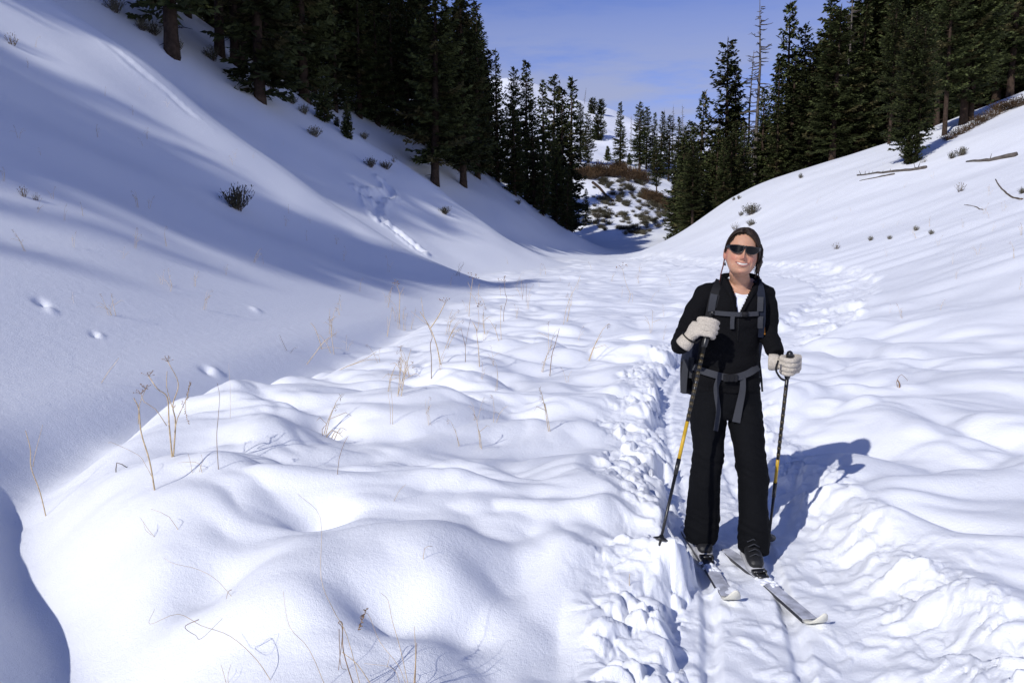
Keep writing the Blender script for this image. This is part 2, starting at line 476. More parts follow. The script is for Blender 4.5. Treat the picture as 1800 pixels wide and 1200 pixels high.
class MB:
    def __init__(s): s.v, s.f, s.c = [], [], []
    def tube(s, pts, rad, n=6, cap=True, col=None):
        pts, fr = frames(pts)
        if not hasattr(rad, "__len__"): rad = [rad] * len(pts)
        b = len(s.v)
        for p, (a, c), r in zip(pts, fr, rad):
            for k in range(n):
                t = 2 * math.pi * k / n
                s.v.append(p + a * (r * math.cos(t)) + c * (r * math.sin(t)))
        for i in range(len(pts) - 1):
            for k in range(n):
                k2 = (k + 1) % n
                s.f.append((b + i * n + k, b + i * n + k2, b + (i + 1) * n + k2, b + (i + 1) * n + k))
        if cap:
            s.f.append(tuple(b + k for k in reversed(range(n))))
            s.f.append(tuple(b + (len(pts) - 1) * n + k for k in range(n)))
        if col is not None: s.c += [col] * (len(s.v) - b)
    def rings(s, rings, n=24, cap=True):       # rings of (centre, half axis a, half axis b, exponent)
        b = len(s.v)
        for ring in rings:
            c, a, d = Vector(ring[0]), Vector(ring[1]), Vector(ring[2]); e = ring[3] if len(ring) > 3 else 2.0
            for k in range(n):
                t = 2 * math.pi * k / n
                ct, st = math.cos(t), math.sin(t)
                s.v.append(c + a * (math.copysign(abs(ct) ** (2 / e), ct)) + d * (math.copysign(abs(st) ** (2 / e), st)))
        for i in range(len(rings) - 1):
            for k in range(n):
                k2 = (k + 1) % n
                s.f.append((b + i * n + k, b + i * n + k2, b + (i + 1) * n + k2, b + (i + 1) * n + k))
        if cap:
            s.f.append(tuple(b + k for k in reversed(range(n))))
            s.f.append(tuple(b + (len(rings) - 1) * n + k for k in range(n)))
    def grid(s, g):                             # 2-D list of points
        b = len(s.v); h, w = len(g), len(g[0])
        for row in g: s.v += [Vector(p) for p in row]
        for i in range(h - 1):
            for j in range(w - 1):
                s.f.append((b + i * w + j, b + i * w + j + 1, b + (i + 1) * w + j + 1, b + (i + 1) * w + j))
    def box(s, c, x, y, z):
        c, x, y, z = Vector(c), Vector(x), Vector(y), Vector(z); b = len(s.v)
        for i in (-1, 1):
            for j in (-1, 1):
                for k in (-1, 1): s.v.append(c + x * i + y * j + z * k)
        for f in ((0, 1, 3, 2), (4, 6, 7, 5), (0, 4, 5, 1), (2, 3, 7, 6), (0, 2, 6, 4), (1, 5, 7, 3)):
            s.f.append(tuple(b + q for q in f))
    def build(s, name, m, parent=None, origin=(0, 0, 0), smooth=True):
        o = Vector(origin)
        me = mesh_from(name, [v - o for v in s.v], s.f, m, smooth, np.array(s.c) if s.c else None)
        return link(name, me, parent, None if parent is not None else origin)

# ------------------------------------------------------------------ snow ground: one sheet round the camera, finest where it is seen
def build_ground():
    th_in = np.linspace(R(-37), R(37), 780)
    th_out = np.linspace(R(37), R(323), 84)[1:-1]
    th = np.concatenate([th_in, th_out]); n = len(th)
    r = [.25, .6, 1.0, 1.3]
    while r[-1] < 2.0: r.append(r[-1] * 1.03)
    while r[-1] < 9.0: r.append(r[-1] * 1.0043)
    while r[-1] < 44: r.append(r[-1] * 1.005)
    while r[-1] < 120: r.append(r[-1] * 1.008)
    while r[-1] < 520: r.append(r[-1] * 1.018)
    r = np.array(r); m = len(r)
    X = np.outer(r, np.sin(th)); Y = np.outer(r, np.cos(th))
    Z = H(X.ravel(), Y.ravel(), True)
    co = np.empty((m * n + 1, 3)); co[:-1, 0] = X.ravel(); co[:-1, 1] = Y.ravel(); co[:-1, 2] = Z
    co[-1] = (0, 0, ground(0, 0))
    i, j = np.meshgrid(np.arange(m - 1), np.arange(n), indexing="ij"); j2 = (j + 1) % n
    q = np.stack([i * n + j, (i + 1) * n + j, (i + 1) * n + j2, i * n + j2], -1).reshape(-1, 4)
    q = q[:, ::-1]
    k = np.arange(n)
    t = np.stack([np.full(n, m * n), (k + 1) % n, k], -1)
    loops = np.concatenate([q.ravel(), t.ravel()]).astype(np.int32)
    starts = np.concatenate([np.arange(len(q)) * 4, len(q) * 4 + np.arange(n) * 3]).astype(np.int32)
    me = bpy.data.meshes.new("snow_ground")
    me.vertices.add(len(co)); me.loops.add(len(loops)); me.polygons.add(len(starts))
    me.vertices.foreach_set("co", co.astype(np.float32).ravel())
    me.loops.foreach_set("vertex_index", loops)
    me.polygons.foreach_set("loop_start", starts)
    me.polygons.foreach_set("use_smooth", np.ones(len(starts), bool))
    me.materials.append(M_SNOW)
    me.update(calc_edges=True); me.validate()
    o = link("snow_ground", me)
    o["kind"] = "structure"
    return o
GROUND = build_ground()

# ------------------------------------------------------------------ conifers
def conifer_meshes(seed, Ht, rad, bare, dens=1.0, droop=.5, ragged=.35, shape=.85, tone=1.0, base_r=None):
    rg = random.Random(seed)
    V, Fc, C = [], [], []
    tb = MB()
    br = base_r or Ht * .017
    lean = (rg.uniform(-.012, .012) * Ht, rg.uniform(-.012, .012) * Ht)
    tp = [Vector((lean[0] * t * t, lean[1] * t * t, t * Ht - (.5 if t == 0 else 0))) for t in (0, .05, .2, .4, .6, .8, .93, 1)]
    tb.tube(tp, [br * 1.35, br * 1.05, br * .9, br * .74, br * .52, br * .28, br * .12, br * .03], 8)
    z = bare * Ht * rg.uniform(.8, 1.0)
    # dead stubs below the crown
    for _ in range(int(10 * bare / .3)):
        zz = rg.uniform(.12, 1) * bare * Ht; a = rg.uniform(0, 6.28); L = rg.uniform(.3, 1.3)
        q = Vector((math.cos(a), math.sin(a), rg.uniform(-.25, .1)))
        tb.tube([Vector((0, 0, zz)), Vector((0, 0, zz)) + q * L * .6, Vector((0, 0, zz)) + q * L + Vector((0, 0, -.1))], [.035, .02, .006], 3, False)
    def tri(p, d, w, L, roll, c):
        side = Vector((d.y, -d.x, roll)).normalized() * w
        b = len(V)
        tip = p + d * L
        mid = p + d * (L * .45)
        V.extend((p, mid + side, tip, mid - side)); Fc.append((b, b + 1, b + 2, b + 3))
        C.extend([c] * 4)
    gap = rg.uniform(0, 6.28)
    while z < Ht * .985:
        t = (z - bare * Ht) / (Ht * (1 - bare)); t = min(max(t, 0), 1)
        Lmax = rad * (1 - t) ** shape * (.55 + .45 * min(1, (t + .02) / .14)) + .10
        nb = max(4, int((6.2 - 2.0 * t) * dens))
        for k in range(nb):
            a = rg.uniform(0, 6.28)
            L = Lmax * (1 - ragged * rg.random() ** 1.3) * (1.12 if rg.random() < .1 else 1)
            if rg.random() < .08: continue
            up = .35 * t - droop * (1 - t) + rg.uniform(-.15, .15)
            h = Vector((math.cos(a), math.sin(a), 0))
            base = Vector((lean[0] * (z / Ht) ** 2, lean[1] * (z / Ht) ** 2, z + rg.uniform(-.1, .1)))
            tone_b = tone * rg.uniform(.7, 1.3)
            c0 = (.046 * tone_b, .055 * tone_b, .020 * tone_b)
            if rg.random() < .12: c0 = (.068 * tone_b, .060 * tone_b, .026 * tone_b)
            ns = max(3, int(L / .15))
            for i in range(ns):
                s = (i + .6) / ns
                if s < .12: continue
                p = base + h * (L * s) + Vector((0, 0, L * (up * s * .8 + .22 * s * s * s)))
                wd = (.34 * (1 - s) + .13) * min(L, 1.6) + .10
                perp = Vector((-h.y, h.x, 0))
                for sg in (-1, 1):
                    d = (h * rg.uniform(.45, .9) + perp * sg * rg.uniform(.5, 1.0) + Vector((0, 0, rg.uniform(-.45, .2)))).normalized()
                    tri(p, d, rg.uniform(.075, .14), wd * rg.uniform(.8, 1.35), rg.uniform(-.8, .8), c0)
                if rg.random() < .85:
                    d = (h * rg.uniform(.3, 1) + perp * rg.uniform(-.5, .5) + Vector((0, 0, rg.uniform(-.8, .5)))).normalized()
                    tri(p, d, rg.uniform(.08, .14), .32 + .2 * rg.random(), rg.uniform(-2, 2), c0)
            tri(base + h * (L * .9) + Vector((0, 0, L * (up * .72 + .16))), (h + Vector((0, 0, up * .5 + .4))).normalized(), .06, .32, .2, c0)
            if L > .9:
                tb.tube([base, base + h * (L * .5) + Vector((0, 0, L * (up * .4 + .03))), base + h * (L * .85) + Vector((0, 0, L * (up * .68 + .13)))], [.03, .018, .006], 3, False)
        z += rg.uniform(.20, .34) / dens * (1 + .25 * (1 - t))
    for k in range(5):
        tri(Vector((lean[0], lean[1], Ht * (.97 - .008 * k))), Vector((rg.uniform(-.3, .3), rg.uniform(-.3, .3), 1)).normalized(), .05, .5, 0, (.034, .04, .017))
    crown = mesh_from("crown", V, Fc, M_NEEDLE, False, np.array(C))
    trunk = mesh_from("trunk", tb.v, tb.f, M_BARK)
    return trunk, crown, Ht

def snag_meshes(seed, Ht, L0):
    rg = random.Random(seed); tb = MB(); lb = MB()
    tb.tube([Vector((0, 0, -.4)), Vector((.05, 0, Ht * .3)), Vector((-.05, .05, Ht * .7)), Vector((.1, 0, Ht))], [Ht * .010, Ht * .0075, Ht * .0042, .015], 7)
    z = Ht * .18
    while z < Ht * .97:
        a = rg.uniform(0, 6.28); L = L0 * (1.1 - z / Ht) * rg.uniform(.35, 1.1) + .15
        h = Vector((math.cos(a), math.sin(a), 0)); b = Vector((0, 0, z))
        e1 = b + h * L * .5 + Vector((0, 0, -.05 * L)); e2 = b + h * L + Vector((0, 0, rg.uniform(-.3, .3) * L))
        lb.tube([b, e1, e2], [.045, .03, .012], 4, False)
        for _ in range(3):
            s = rg.uniform(.3, .9); q = b.lerp(e2, s); a2 = a + rg.choice((-1, 1)) * rg.uniform(.5, 1.1)
            lb.tube([q, q + Vector((math.cos(a2), math.sin(a2), rg.uniform(-.4, .2))) * L * .35], [.018, .007], 3, False)
        z += rg.uniform(.09, .22)
    return mesh_from("trunk", tb.v, tb.f, M_DEADW), mesh_from("branches", lb.v, lb.f, M_DEADW), Ht

KINDS = {
    "spruce": [conifer_meshes(s, 16, 2.7, .04, 1.0, .45, .35, .85, 1.0) for s in (1, 2)],
    "slim": [conifer_meshes(s, 16, 1.9, .06, 1.0, .5, .45, .75, .95) for s in (3, 4)],
    "fir": [conifer_meshes(s, 18, 3.3, .12, 1.0, .35, .5, .6, 1.1) for s in (5, 6, 7)],
    "bare": [conifer_meshes(s, 20, 3.2, .30, 1.0, .3, .5, .5, 1.0, .23) for s in (8, 9)],
    "small": [conifer_meshes(s, 4.0, 1.15, .03, 1.7, .15, .4, .8, 1.05, .07) for s in (10, 11)],
    "juniper": [conifer_meshes(s, 5.0, 1.9, .02, 1.3, -.2, .5, .42, 1.0, .12) for s in (12,)],
    "snag": [snag_meshes(s, 15, 1.9) for s in (13, 14)],
}
KNAME = {"spruce": "spruce_tree", "slim": "spruce_tree", "fir": "fir_tree", "bare": "fir_tree", "small": "young_fir", "juniper": "juniper_bush", "snag": "dead_tree"}
KCAT = {"spruce": "tree", "slim": "tree", "fir": "tree", "bare": "tree", "small": "tree", "juniper": "bush", "snag": "dead tree"}
TR = random.Random(77)
TREES = []
def tree(kind, x, y, h, label, group=None, wide=1.0, var=None, tilt=None):
    ms = KINDS[kind]; tr, cr, H0 = ms[(var if var is not None else TR.randrange(len(ms))) % len(ms)]
    root = thing(KNAME[kind], label, KCAT[kind], (x, y, ground(x, y, False) - .06), group)
    s = h / H0
    root.scale = (s * wide * TR.uniform(.92, 1.08), s * wide * TR.uniform(.92, 1.08), s)
    root.rotation_euler = tilt or (TR.uniform(-.02, .02), TR.uniform(-.02, .02), TR.uniform(0, 6.28))
    link("trunk", tr, root); c_ = link("branches" if kind == "snag" else "crown", cr, root)
    if kind == "snag": c_["kind"] = "stuff"
    TREES.append((x, y))
    return root
def tree_at(kind, u, v, h, label, group=None, **k):       # base where pixel (u, v) meets the ground
    p = hit(u, v)
    return tree(kind, p.x, p.y, h, label, group, **k)
def tree_top(kind, u, vtop, Y, label, group=None, **k):   # top at pixel (u, vtop), at depth Y
    p = P(u, vtop, Y)
    return tree(kind, p.x, Y, max(p.z - ground(p.x, Y, False), 3.0), label, group, **k)
def uv_of(x, y, z):
    c, s = math.cos(PITCH), math.sin(PITCH); dz = z - CAM_Z
    f = y * c - dz * s; up = y * s + dz * c
    return 900 + F_PX * x / f, 600 - F_PX * up / f

# front rank of the left forest, trunks seen below the canopy
LF = "forest trees on the left slope"
tree_at("bare", 386, 96, 21, "thick dark fir trunk furthest up the slope among the near trunks", LF)
tree_at("bare", 414, 112, 22, "thick fir trunk paired close beside another at the front edge of the left forest", LF)
tree_at("bare", 427, 124, 20, "lower fir trunk of the close pair at the front edge of the left forest", LF, wide=.9)
tree_at("bare", 296, 20, 20, "dark fir trunk standing highest on the left slope near the top edge", LF)
tree_at("bare", 330, 28, 20, "slender dark fir trunk behind the thick front trunks on the left slope", LF, wide=.8)
tree_at("bare", 512, 132, 19, "dark fir trunk behind the snow bank left of the young firs", LF)
tree_at("fir", 548, 160, 19, "dark fir leaning over the snow bank above the young firs", LF)
tree_at("small", 570, 212, 1.9, "small dark young fir at the front edge of the left forest, upper of two")
tree_at("small", 611, 242, 1.9, "slim dark young fir at the front edge of the left forest, lower of two", wide=.62)
tree_at("juniper", 592, 222, .55, "low dark bush between the two young firs on the left slope")
# skyline trees of the left forest
for kind, u, vt, Y, lab in [
    ("fir", 812, -60, 58, "tallest jagged fir at the right end of the left forest against the sky"),
    ("fir", 760, -90, 54, "tall dense fir just left of the jagged skyline fir"),
    ("slim", 874, 84, 72, "pointed spruce just right of the tall jagged fir on the skyline"),
    ("fir", 901, 118, 80, "broad dark fir low on the skyline beside the twin pointed spruces"),
    ("spruce", 926, 103, 84, "flat topped dark spruce on the skyline left of the snowy peak"),
    ("slim", 956, 138, 92, "thin pointed spruce between two taller trees on the skyline"),
    ("fir", 973, 128, 120, "small tufted fir on the skyline behind the pointed spruces"),
    ("slim", 1004, 131, 98, "tall narrow spruce closest to the snowy peak, on its left"),
    ("spruce", 990, 150, 94, "dark spruce close behind the tall narrow spruce left of the peak"),
    ("spruce", 940, 175, 76, "dark spruce at the lower end of the left forest"),
    ("spruce", 905, 170, 70, "broad dark spruce at the lower end of the left forest below the flat topped one"),
    ("fir", 980, 235, 74, "shorter dark fir at the foot of the left forest"),
    ("slim", 955, 250, 70, "short slim spruce at the foot of the left forest"),
    ("spruce", 997, 290, 72, "small spruce at the very end of the left forest"),
]:
    tree_top(kind, u, vt, Y, lab)
tree_at("spruce", 1030, 396, 5.2, "small dense conical spruce alone where the left slope meets the far sagebrush hillside", wide=1.15)
tree_at("snag", 1052, 392, 4.5, "thin dead pole beside the small conical spruce at the valley mouth", wide=.7)

for u, v, h, k in [(590, 196, 8, "slim"), (632, 206, 9, "spruce"), (664, 220, 8.5, "spruce"), (690, 230, 10, "slim"), (716, 240, 9, "spruce"), (742, 252, 10, "spruce"), (768, 262, 9, "slim"),
                   (792, 273, 11, "spruce"), (816, 286, 10, "spruce"), (838, 298, 10, "spruce"), (860, 308, 11, "slim"), (884, 320, 10, "spruce"), (910, 335, 10, "spruce"), (935, 348, 9, "slim"), (470, 128, 8, "spruce"), (540, 160, 8, "slim")]:
    tree_at(k, u, v, h, "short dark %s spruce branched down to the snow at the edge of the left forest" % ("narrow" if k == "slim" else "broad"), LF, wide=1.15)
# the mass of the left forest
n_left = 0
for _ in range(9000):
    if n_left >= 165: break
    y = TR.uniform(27, 118); d = TR.uniform(0, 44)
    x = float(xl_of(np.array([y]))[0]) - d
    edge = 13.6 if y < 55 else 13.6 - (y - 55) * .30
    if y < 33: edge = 14.5
    if d < max(edge, 4.5): continue
    if d > edge + 26: continue
    if min(((x - a) ** 2 + (y - b) ** 2 for a, b in TREES), default=99) < (2.6 if d < edge + 10 else 4.0) ** 2: continue
    z = ground(x, y, False)
    u, v = uv_of(x, y, z)
    if u < 300 or u > 850 or v < -160: continue
    k = TR.choice(("fir", "spruce", "spruce", "bare", "fir", "slim") if d < edge + 10 else ("fir", "spruce", "fir"))
    h = TR.uniform(16, 22) if y < 66 else TR.uniform(11, 15.5)
    if u > 800: h = min(h, 14)
    part = "upper left part" if u < 420 else "left part" if u < 560 else "middle" if u < 700 else "right end"
    rank = "in the front rank" if d < edge + 7 else "in the back ranks"
    lab = {"fir": "dark ragged fir", "bare": "dark fir with a bare lower trunk", "spruce": "dark conical spruce", "slim": "dark narrow spruce"}[k] + " %s, left forest %s" % (rank, part)
    tree(k, x, y, h, lab, LF)
    n_left += 1
# the same forest goes on up the slope, left of the picture: it throws the long shadows over the snow
# (place across the sun's direction, distance towards the sun, where the tip of the shadow ends)
SHADE = [(-13.3, 36, -11), (-14.3, 40, -13.5), (-15.3, 34, -15.5), (-16.3, 38, -19), (-17.3, 36, -24), (-16.8, 30, -21), (-14.9, 30, -12), (-17.0, 44, -22), (-15.8, 46, -17), (-13.9, 44, -12),
         (-31.0, 10, -38), (-32.4, 4, -42), (-33.6, 12, -40), (-31.2, 24, -42), (-33.0, 26, -44), (-34.6, 20, -46), (-36.0, 10, -46), (-37.5, 18, -48), (-35.2, 30, -46), (-39, 12, -50), (-29.3, 26, -36),
         (-27.6, 44, -31), (-11.9, 38, -8), (-10.2, 38, -5.5), (-18.6, 36, -16), (-19.9, 38, -13.5), (-21.3, 40, -12), (-22.6, 38, -10), (-25.9, 36, -16), (-27.1, 40, -19), (-28.4, 34, -23), (-29.7, 38, -28), (-30.6, 33, -33), (-24.3, 46, -8)]
for s_, a_, tip_ in SHADE:
    x, y = -SUN_TO.y * s_ + SUN_TO.x * a_, SUN_TO.x * s_ + SUN_TO.y * a_
    z = ground(x, y, False)
    uu = uv_of(x, y, z)[0] if y > 1 else -999
    if uu > -60: continue
    hh = ground(-SUN_TO.y * s_ + SUN_TO.x * tip_, SUN_TO.x * s_ + SUN_TO.y * tip_, False) + (a_ - tip_) * math.tan(SUN_EL) - z
    hh = min(max(hh, 8), 23)
    thin = s_ > -12.5 or -25 < s_ < -22
    tree("slim" if thin else "fir", x, y, hh, "ragged fir of the forest that goes on up the left slope", LF, wide=.8 if thin else 1.05)

# right hand forest
RF = "forest trees on the right hill"
for kind, u, vt, Y, lab in [
    ("spruce", 1232, 158, 88, "broad dark spruce at the left end of the right hand forest"),
    ("fir", 1284, 64, 82, "tall open crowned spruce standing clear against the sky, right of the gap"),
    ("slim", 1298, 110, 86, "thin spruce close behind the tall open crowned one"),
    ("spruce", 1372, 100, 74, "pointed dark spruce just right of the tall dead tree"),
    ("spruce", 1394, 0, 78, "very tall dark spruce whose tip just reaches the top edge"),
    ("spruce", 1345, 150, 72, "broad dark spruce in front of the tall dead tree"),
    ("fir", 1420, 40, 80, "tall dark fir behind the spruce that reaches the top edge"),
    ("spruce", 1462, -40, 70, "very tall broad spruce in the middle of the right forest"),
    ("fir", 1530, -50, 68, "tall dark fir right of the middle of the right forest"),
    ("fir", 1600, -70, 68, "tall olive fir above the dense little fir on the snow slope"),
    ("fir", 1215, 210, 96, "dark fir deep in the gap left of the right hand forest"),
    ("spruce", 1262, 215, 74, "shorter olive spruce at the left end of the right forest"),
    ("spruce", 1310, 210, 70, "shorter olive spruce below the tall open crowned one"),
]:
    tree_top(kind, u, vt, Y, lab)
tree_top("snag", 1338, -6, 78, "tall grey dead tree with bare branches standing against the sky", wide=1.15, var=0)
tree_top("snag", 1320, 88, 84, "shorter dead tree left of the tall grey one", wide=1.0, var=1)
tree_top("snag", 1495, -40, 66, "grey dead trunk among the tall spruces of the right forest")
for u, v, h, k, lab in [
    (1337, 316, 13, "bare", "pale thin trunk of the fir standing on the crest of the right hill, leftmost"),
    (1371, 302, 13, "bare", "thin trunked fir on the crest between the two pale trunks"),
    (1454, 276, 15, "bare", "pale bare trunk standing at the edge of the right snow slope"),
    (1422, 285, 12, "fir", "dark fir with forked base on the crest of the right hill"),
    (1563, 253, 9, "bare", "small fir with a short clear trunk on the right snow slope"),
    (1660, 238, 11, "bare", "olive fir with a thin trunk above the brown brush"),
    (1693, 218, 13, "fir", "dark fir beside the brown brush at the upper right"),
    (1706, 212, 13, "bare", "dark fir trunk just right of another above the brown brush"),
    (1775, 170, 14, "fir", "thick dark fir at the far right edge of the forest"),
    (1595, 285, 7.5, "fir", "small olive fir with a bushy foot alone on the right snow slope"),
    (1610, 283, 7.0, "bare", "thin bare trunk growing close beside the small olive fir"),
    (1532, 258, 1.3, "small", "tiny green fir seedling on the right snow slope"),
    (1496, 262, 1.2, "juniper", "low green bush at the edge of the right forest")]:
    tree_at(k, u, v, h, lab)
tree_at("juniper", 1602, 287, 1.7, "low dark bush around the foot of the small olive fir", wide=.9)
n_right = 0
for _ in range(9000):
    if n_right >= 120: break
    y = TR.uniform(56, 104); x = TR.uniform(12, 74)
    z = ground(x, y, False); u, v = uv_of(x, y, z)
    if u < 1195 or u > 1960: continue
    if y < 62 + (3 if u < 1450 else 0): continue
    if u > 1500 and y < 60 + (u - 1500) * .012: continue
    if min(((x - a) ** 2 + (y - b) ** 2 for a, b in TREES), default=99) < (2.4 if y < 80 else 3.4) ** 2: continue
    cap = np.interp(u, [1195, 1240, 1290, 1330, 1400, 1450, 1520, 1800], [235, 200, 215, 180, 90, 20, -80, -200])
    top = P(u, cap + TR.uniform(-10, 70), y).z
    h = min(top - z, TR.uniform(14, 21))
    if h < 4: continue
    k = TR.choice(("fir", "spruce", "fir", "spruce", "slim", "bare") if y < 80 else ("fir", "spruce"))
    part = "left end" if u < 1320 else "left half" if u < 1460 else "middle" if u < 1600 else "right half" if u < 1730 else "right edge"
    rank = "in the front rank" if y < 74 else "in the middle ranks" if y < 88 else "at the back"
    lab = {"fir": "olive green fir", "bare": "olive fir with a bare lower trunk", "spruce": "olive conical spruce", "slim": "olive narrow spruce"}[k] + " %s, right forest %s" % (rank, part)
    tree(k, x, y, h, lab, RF, wide=1.25)
    n_right += 1

# trees of the gap and the far hillside
for kind, u, v, h, lab in [
    ("spruce", 1090, 298, 13.5, "shapely lone spruce in the gap in front of the snowy peak"),
    ("bare", 1034, 308, 11, "thin fir with see-through crown left of the brown bank"),
    ("juniper", 1052, 246, 6.5, "bushy dark tree on the shaded side of the snowy peak"),
    ("juniper", 1042, 200, 5.0, "left one of two round dark bushes on the top of the snowy peak"),
    ("juniper", 1057, 202, 5.0, "right one of two round dark bushes on the top of the snowy peak"),
    ("fir", 1124, 300, 15, "two topped dark fir right of the lone spruce in the gap"),
    ("fir", 1136, 298, 14, "dark fir just behind the two topped fir in the gap"),
    ("bare", 1154, 350, 10.5, "thin fir with a see-through crown above the lower brown bank"),
    ("spruce", 1160, 312, 14, "dark spruce in the gap behind the thin fir"),
    ("fir", 1175, 318, 14, "dark fir at the right side of the gap"),
    ("slim", 1190, 330, 14, "narrow spruce at the right side of the gap"),
    ("spruce", 1200, 345, 11, "short spruce at the right side of the gap near the crest"),
    ("spruce", 1186, 362, 6, "small spruce at the end of the right crest"),
    ("slim", 1148, 300, 13, "narrow dark spruce between the firs in the gap"),
    ("fir", 1020, 285, 12, "dark fir at the right edge of the left forest below the peak"),
    ("small", 1068, 282, 3.0, "little dark fir on the snow left of the lone spruce"),
    ("small", 1106, 290, 2.6, "little dark fir on the snow right of the lone spruce")]:
    tree_at(kind, u, v, h, lab)
tree_at("snag", 1027, 183, 6, "leaning dead snag on the ridge of the snowy peak", tilt=(0, .22, 1))
for u, v, h in [(1181, 300, 15), (1199, 310, 16), (1168, 290, 13), (1109, 268, 9)]:
    tree_at("snag", u, v, h, "thin grey dead tree rising above the firs in the gap", "dead trees in the gap", wide=.8)

# ------------------------------------------------------------------ sagebrush, brush
def bush_meshes(seed, r, h, n, leaf, c0, spread=.8, leafm=None):
    rg = random.Random(seed); st = MB(); V, Fc, C = [], [], []
    for i in range(n):
        a = rg.uniform(0, 6.28); s = rg.random() ** .6 * spread; hh = h * rg.uniform(.55, 1.1) * (1 - .35 * s)
        b = Vector((math.cos(a), math.sin(a), 0)) * (r * .25 * rg.random()); b.z = -.06 * h
        e = Vector((math.cos(a) * r * s, math.sin(a) * r * s, hh))
        m = b.lerp(e, .5) + Vector((rg.uniform(-.06, .06) * r, rg.uniform(-.06, .06) * r, -.06 * h * s))
        if i % 2 == 0: st.tube([b, m, e], [.011 * h, .008 * h, .003 * h], 3, False)
        for k in range(leaf):
            t = rg.uniform(.25, 1.05); p = (b.lerp(m, t * 2) if t < .5 else m.lerp(e, t * 2 - 1))
            d = (e - m).normalized() + Vector((rg.uniform(-.6, .6), rg.uniform(-.6, .6), rg.uniform(-.1, .6)))
            d.normalize(); L = h * rg.uniform(.07, .15); w = Vector((d.y, -d.x, rg.uniform(-.4, .4))).normalized() * L * .2
            q = len(V); V.extend((p, p + d * L * .5 + w, p + d * L, p + d * L * .5 - w)); Fc.append((q, q + 1, q + 2, q + 3))
            f = rg.uniform(.7, 1.35); C.extend([tuple(x * f for x in c0)] * 4)
    return mesh_from("stems", st.v, st.f, M_TWIG), mesh_from("foliage", V, Fc, leafm or M_SAGE, False, np.array(C)), h
BUSH = {
    "sage": [bush_meshes(s, .5, .6, 90, 11, (.125, .115, .08)) for s in (31, 32, 33)],
    "dark": [bush_meshes(s, .5, .6, 90, 13, (.075, .07, .045)) for s in (34,)],
    "spiky": [bush_meshes(s, .4, .6, 30, 8, (.15, .12, .08), .9) for s in (35, 36)],
    "brown": [bush_meshes(s, .9, .9, 130, 10, (.085, .052, .028), 1.0, M_BRUSH) for s in (37, 38)],
}
BR = random.Random(5)
def bush(kind, x, y, h, label, group=None, name="sagebrush", cat="bush", wide=1.0, sink=.02):
    ms = BUSH[kind]; st, fo, h0 = ms[BR.randrange(len(ms))]
    root = thing(name, label, cat, (x, y, ground(x, y) - sink), group)
    s = h / h0; root.scale = (s * wide * BR.uniform(.9, 1.1), s * wide, s)
    root.rotation_euler = (BR.uniform(-.1, .1), BR.uniform(-.1, .1), BR.uniform(0, 6.28))
    link("stems", st, root); link("foliage", fo, root)
    return root
def bush_at(kind, u, v, hpx, label, group=None, **k):
    p = hit(u, v, True); return bush(kind, p.x, p.y, hpx * p.y / F_PX, label, group, **k)
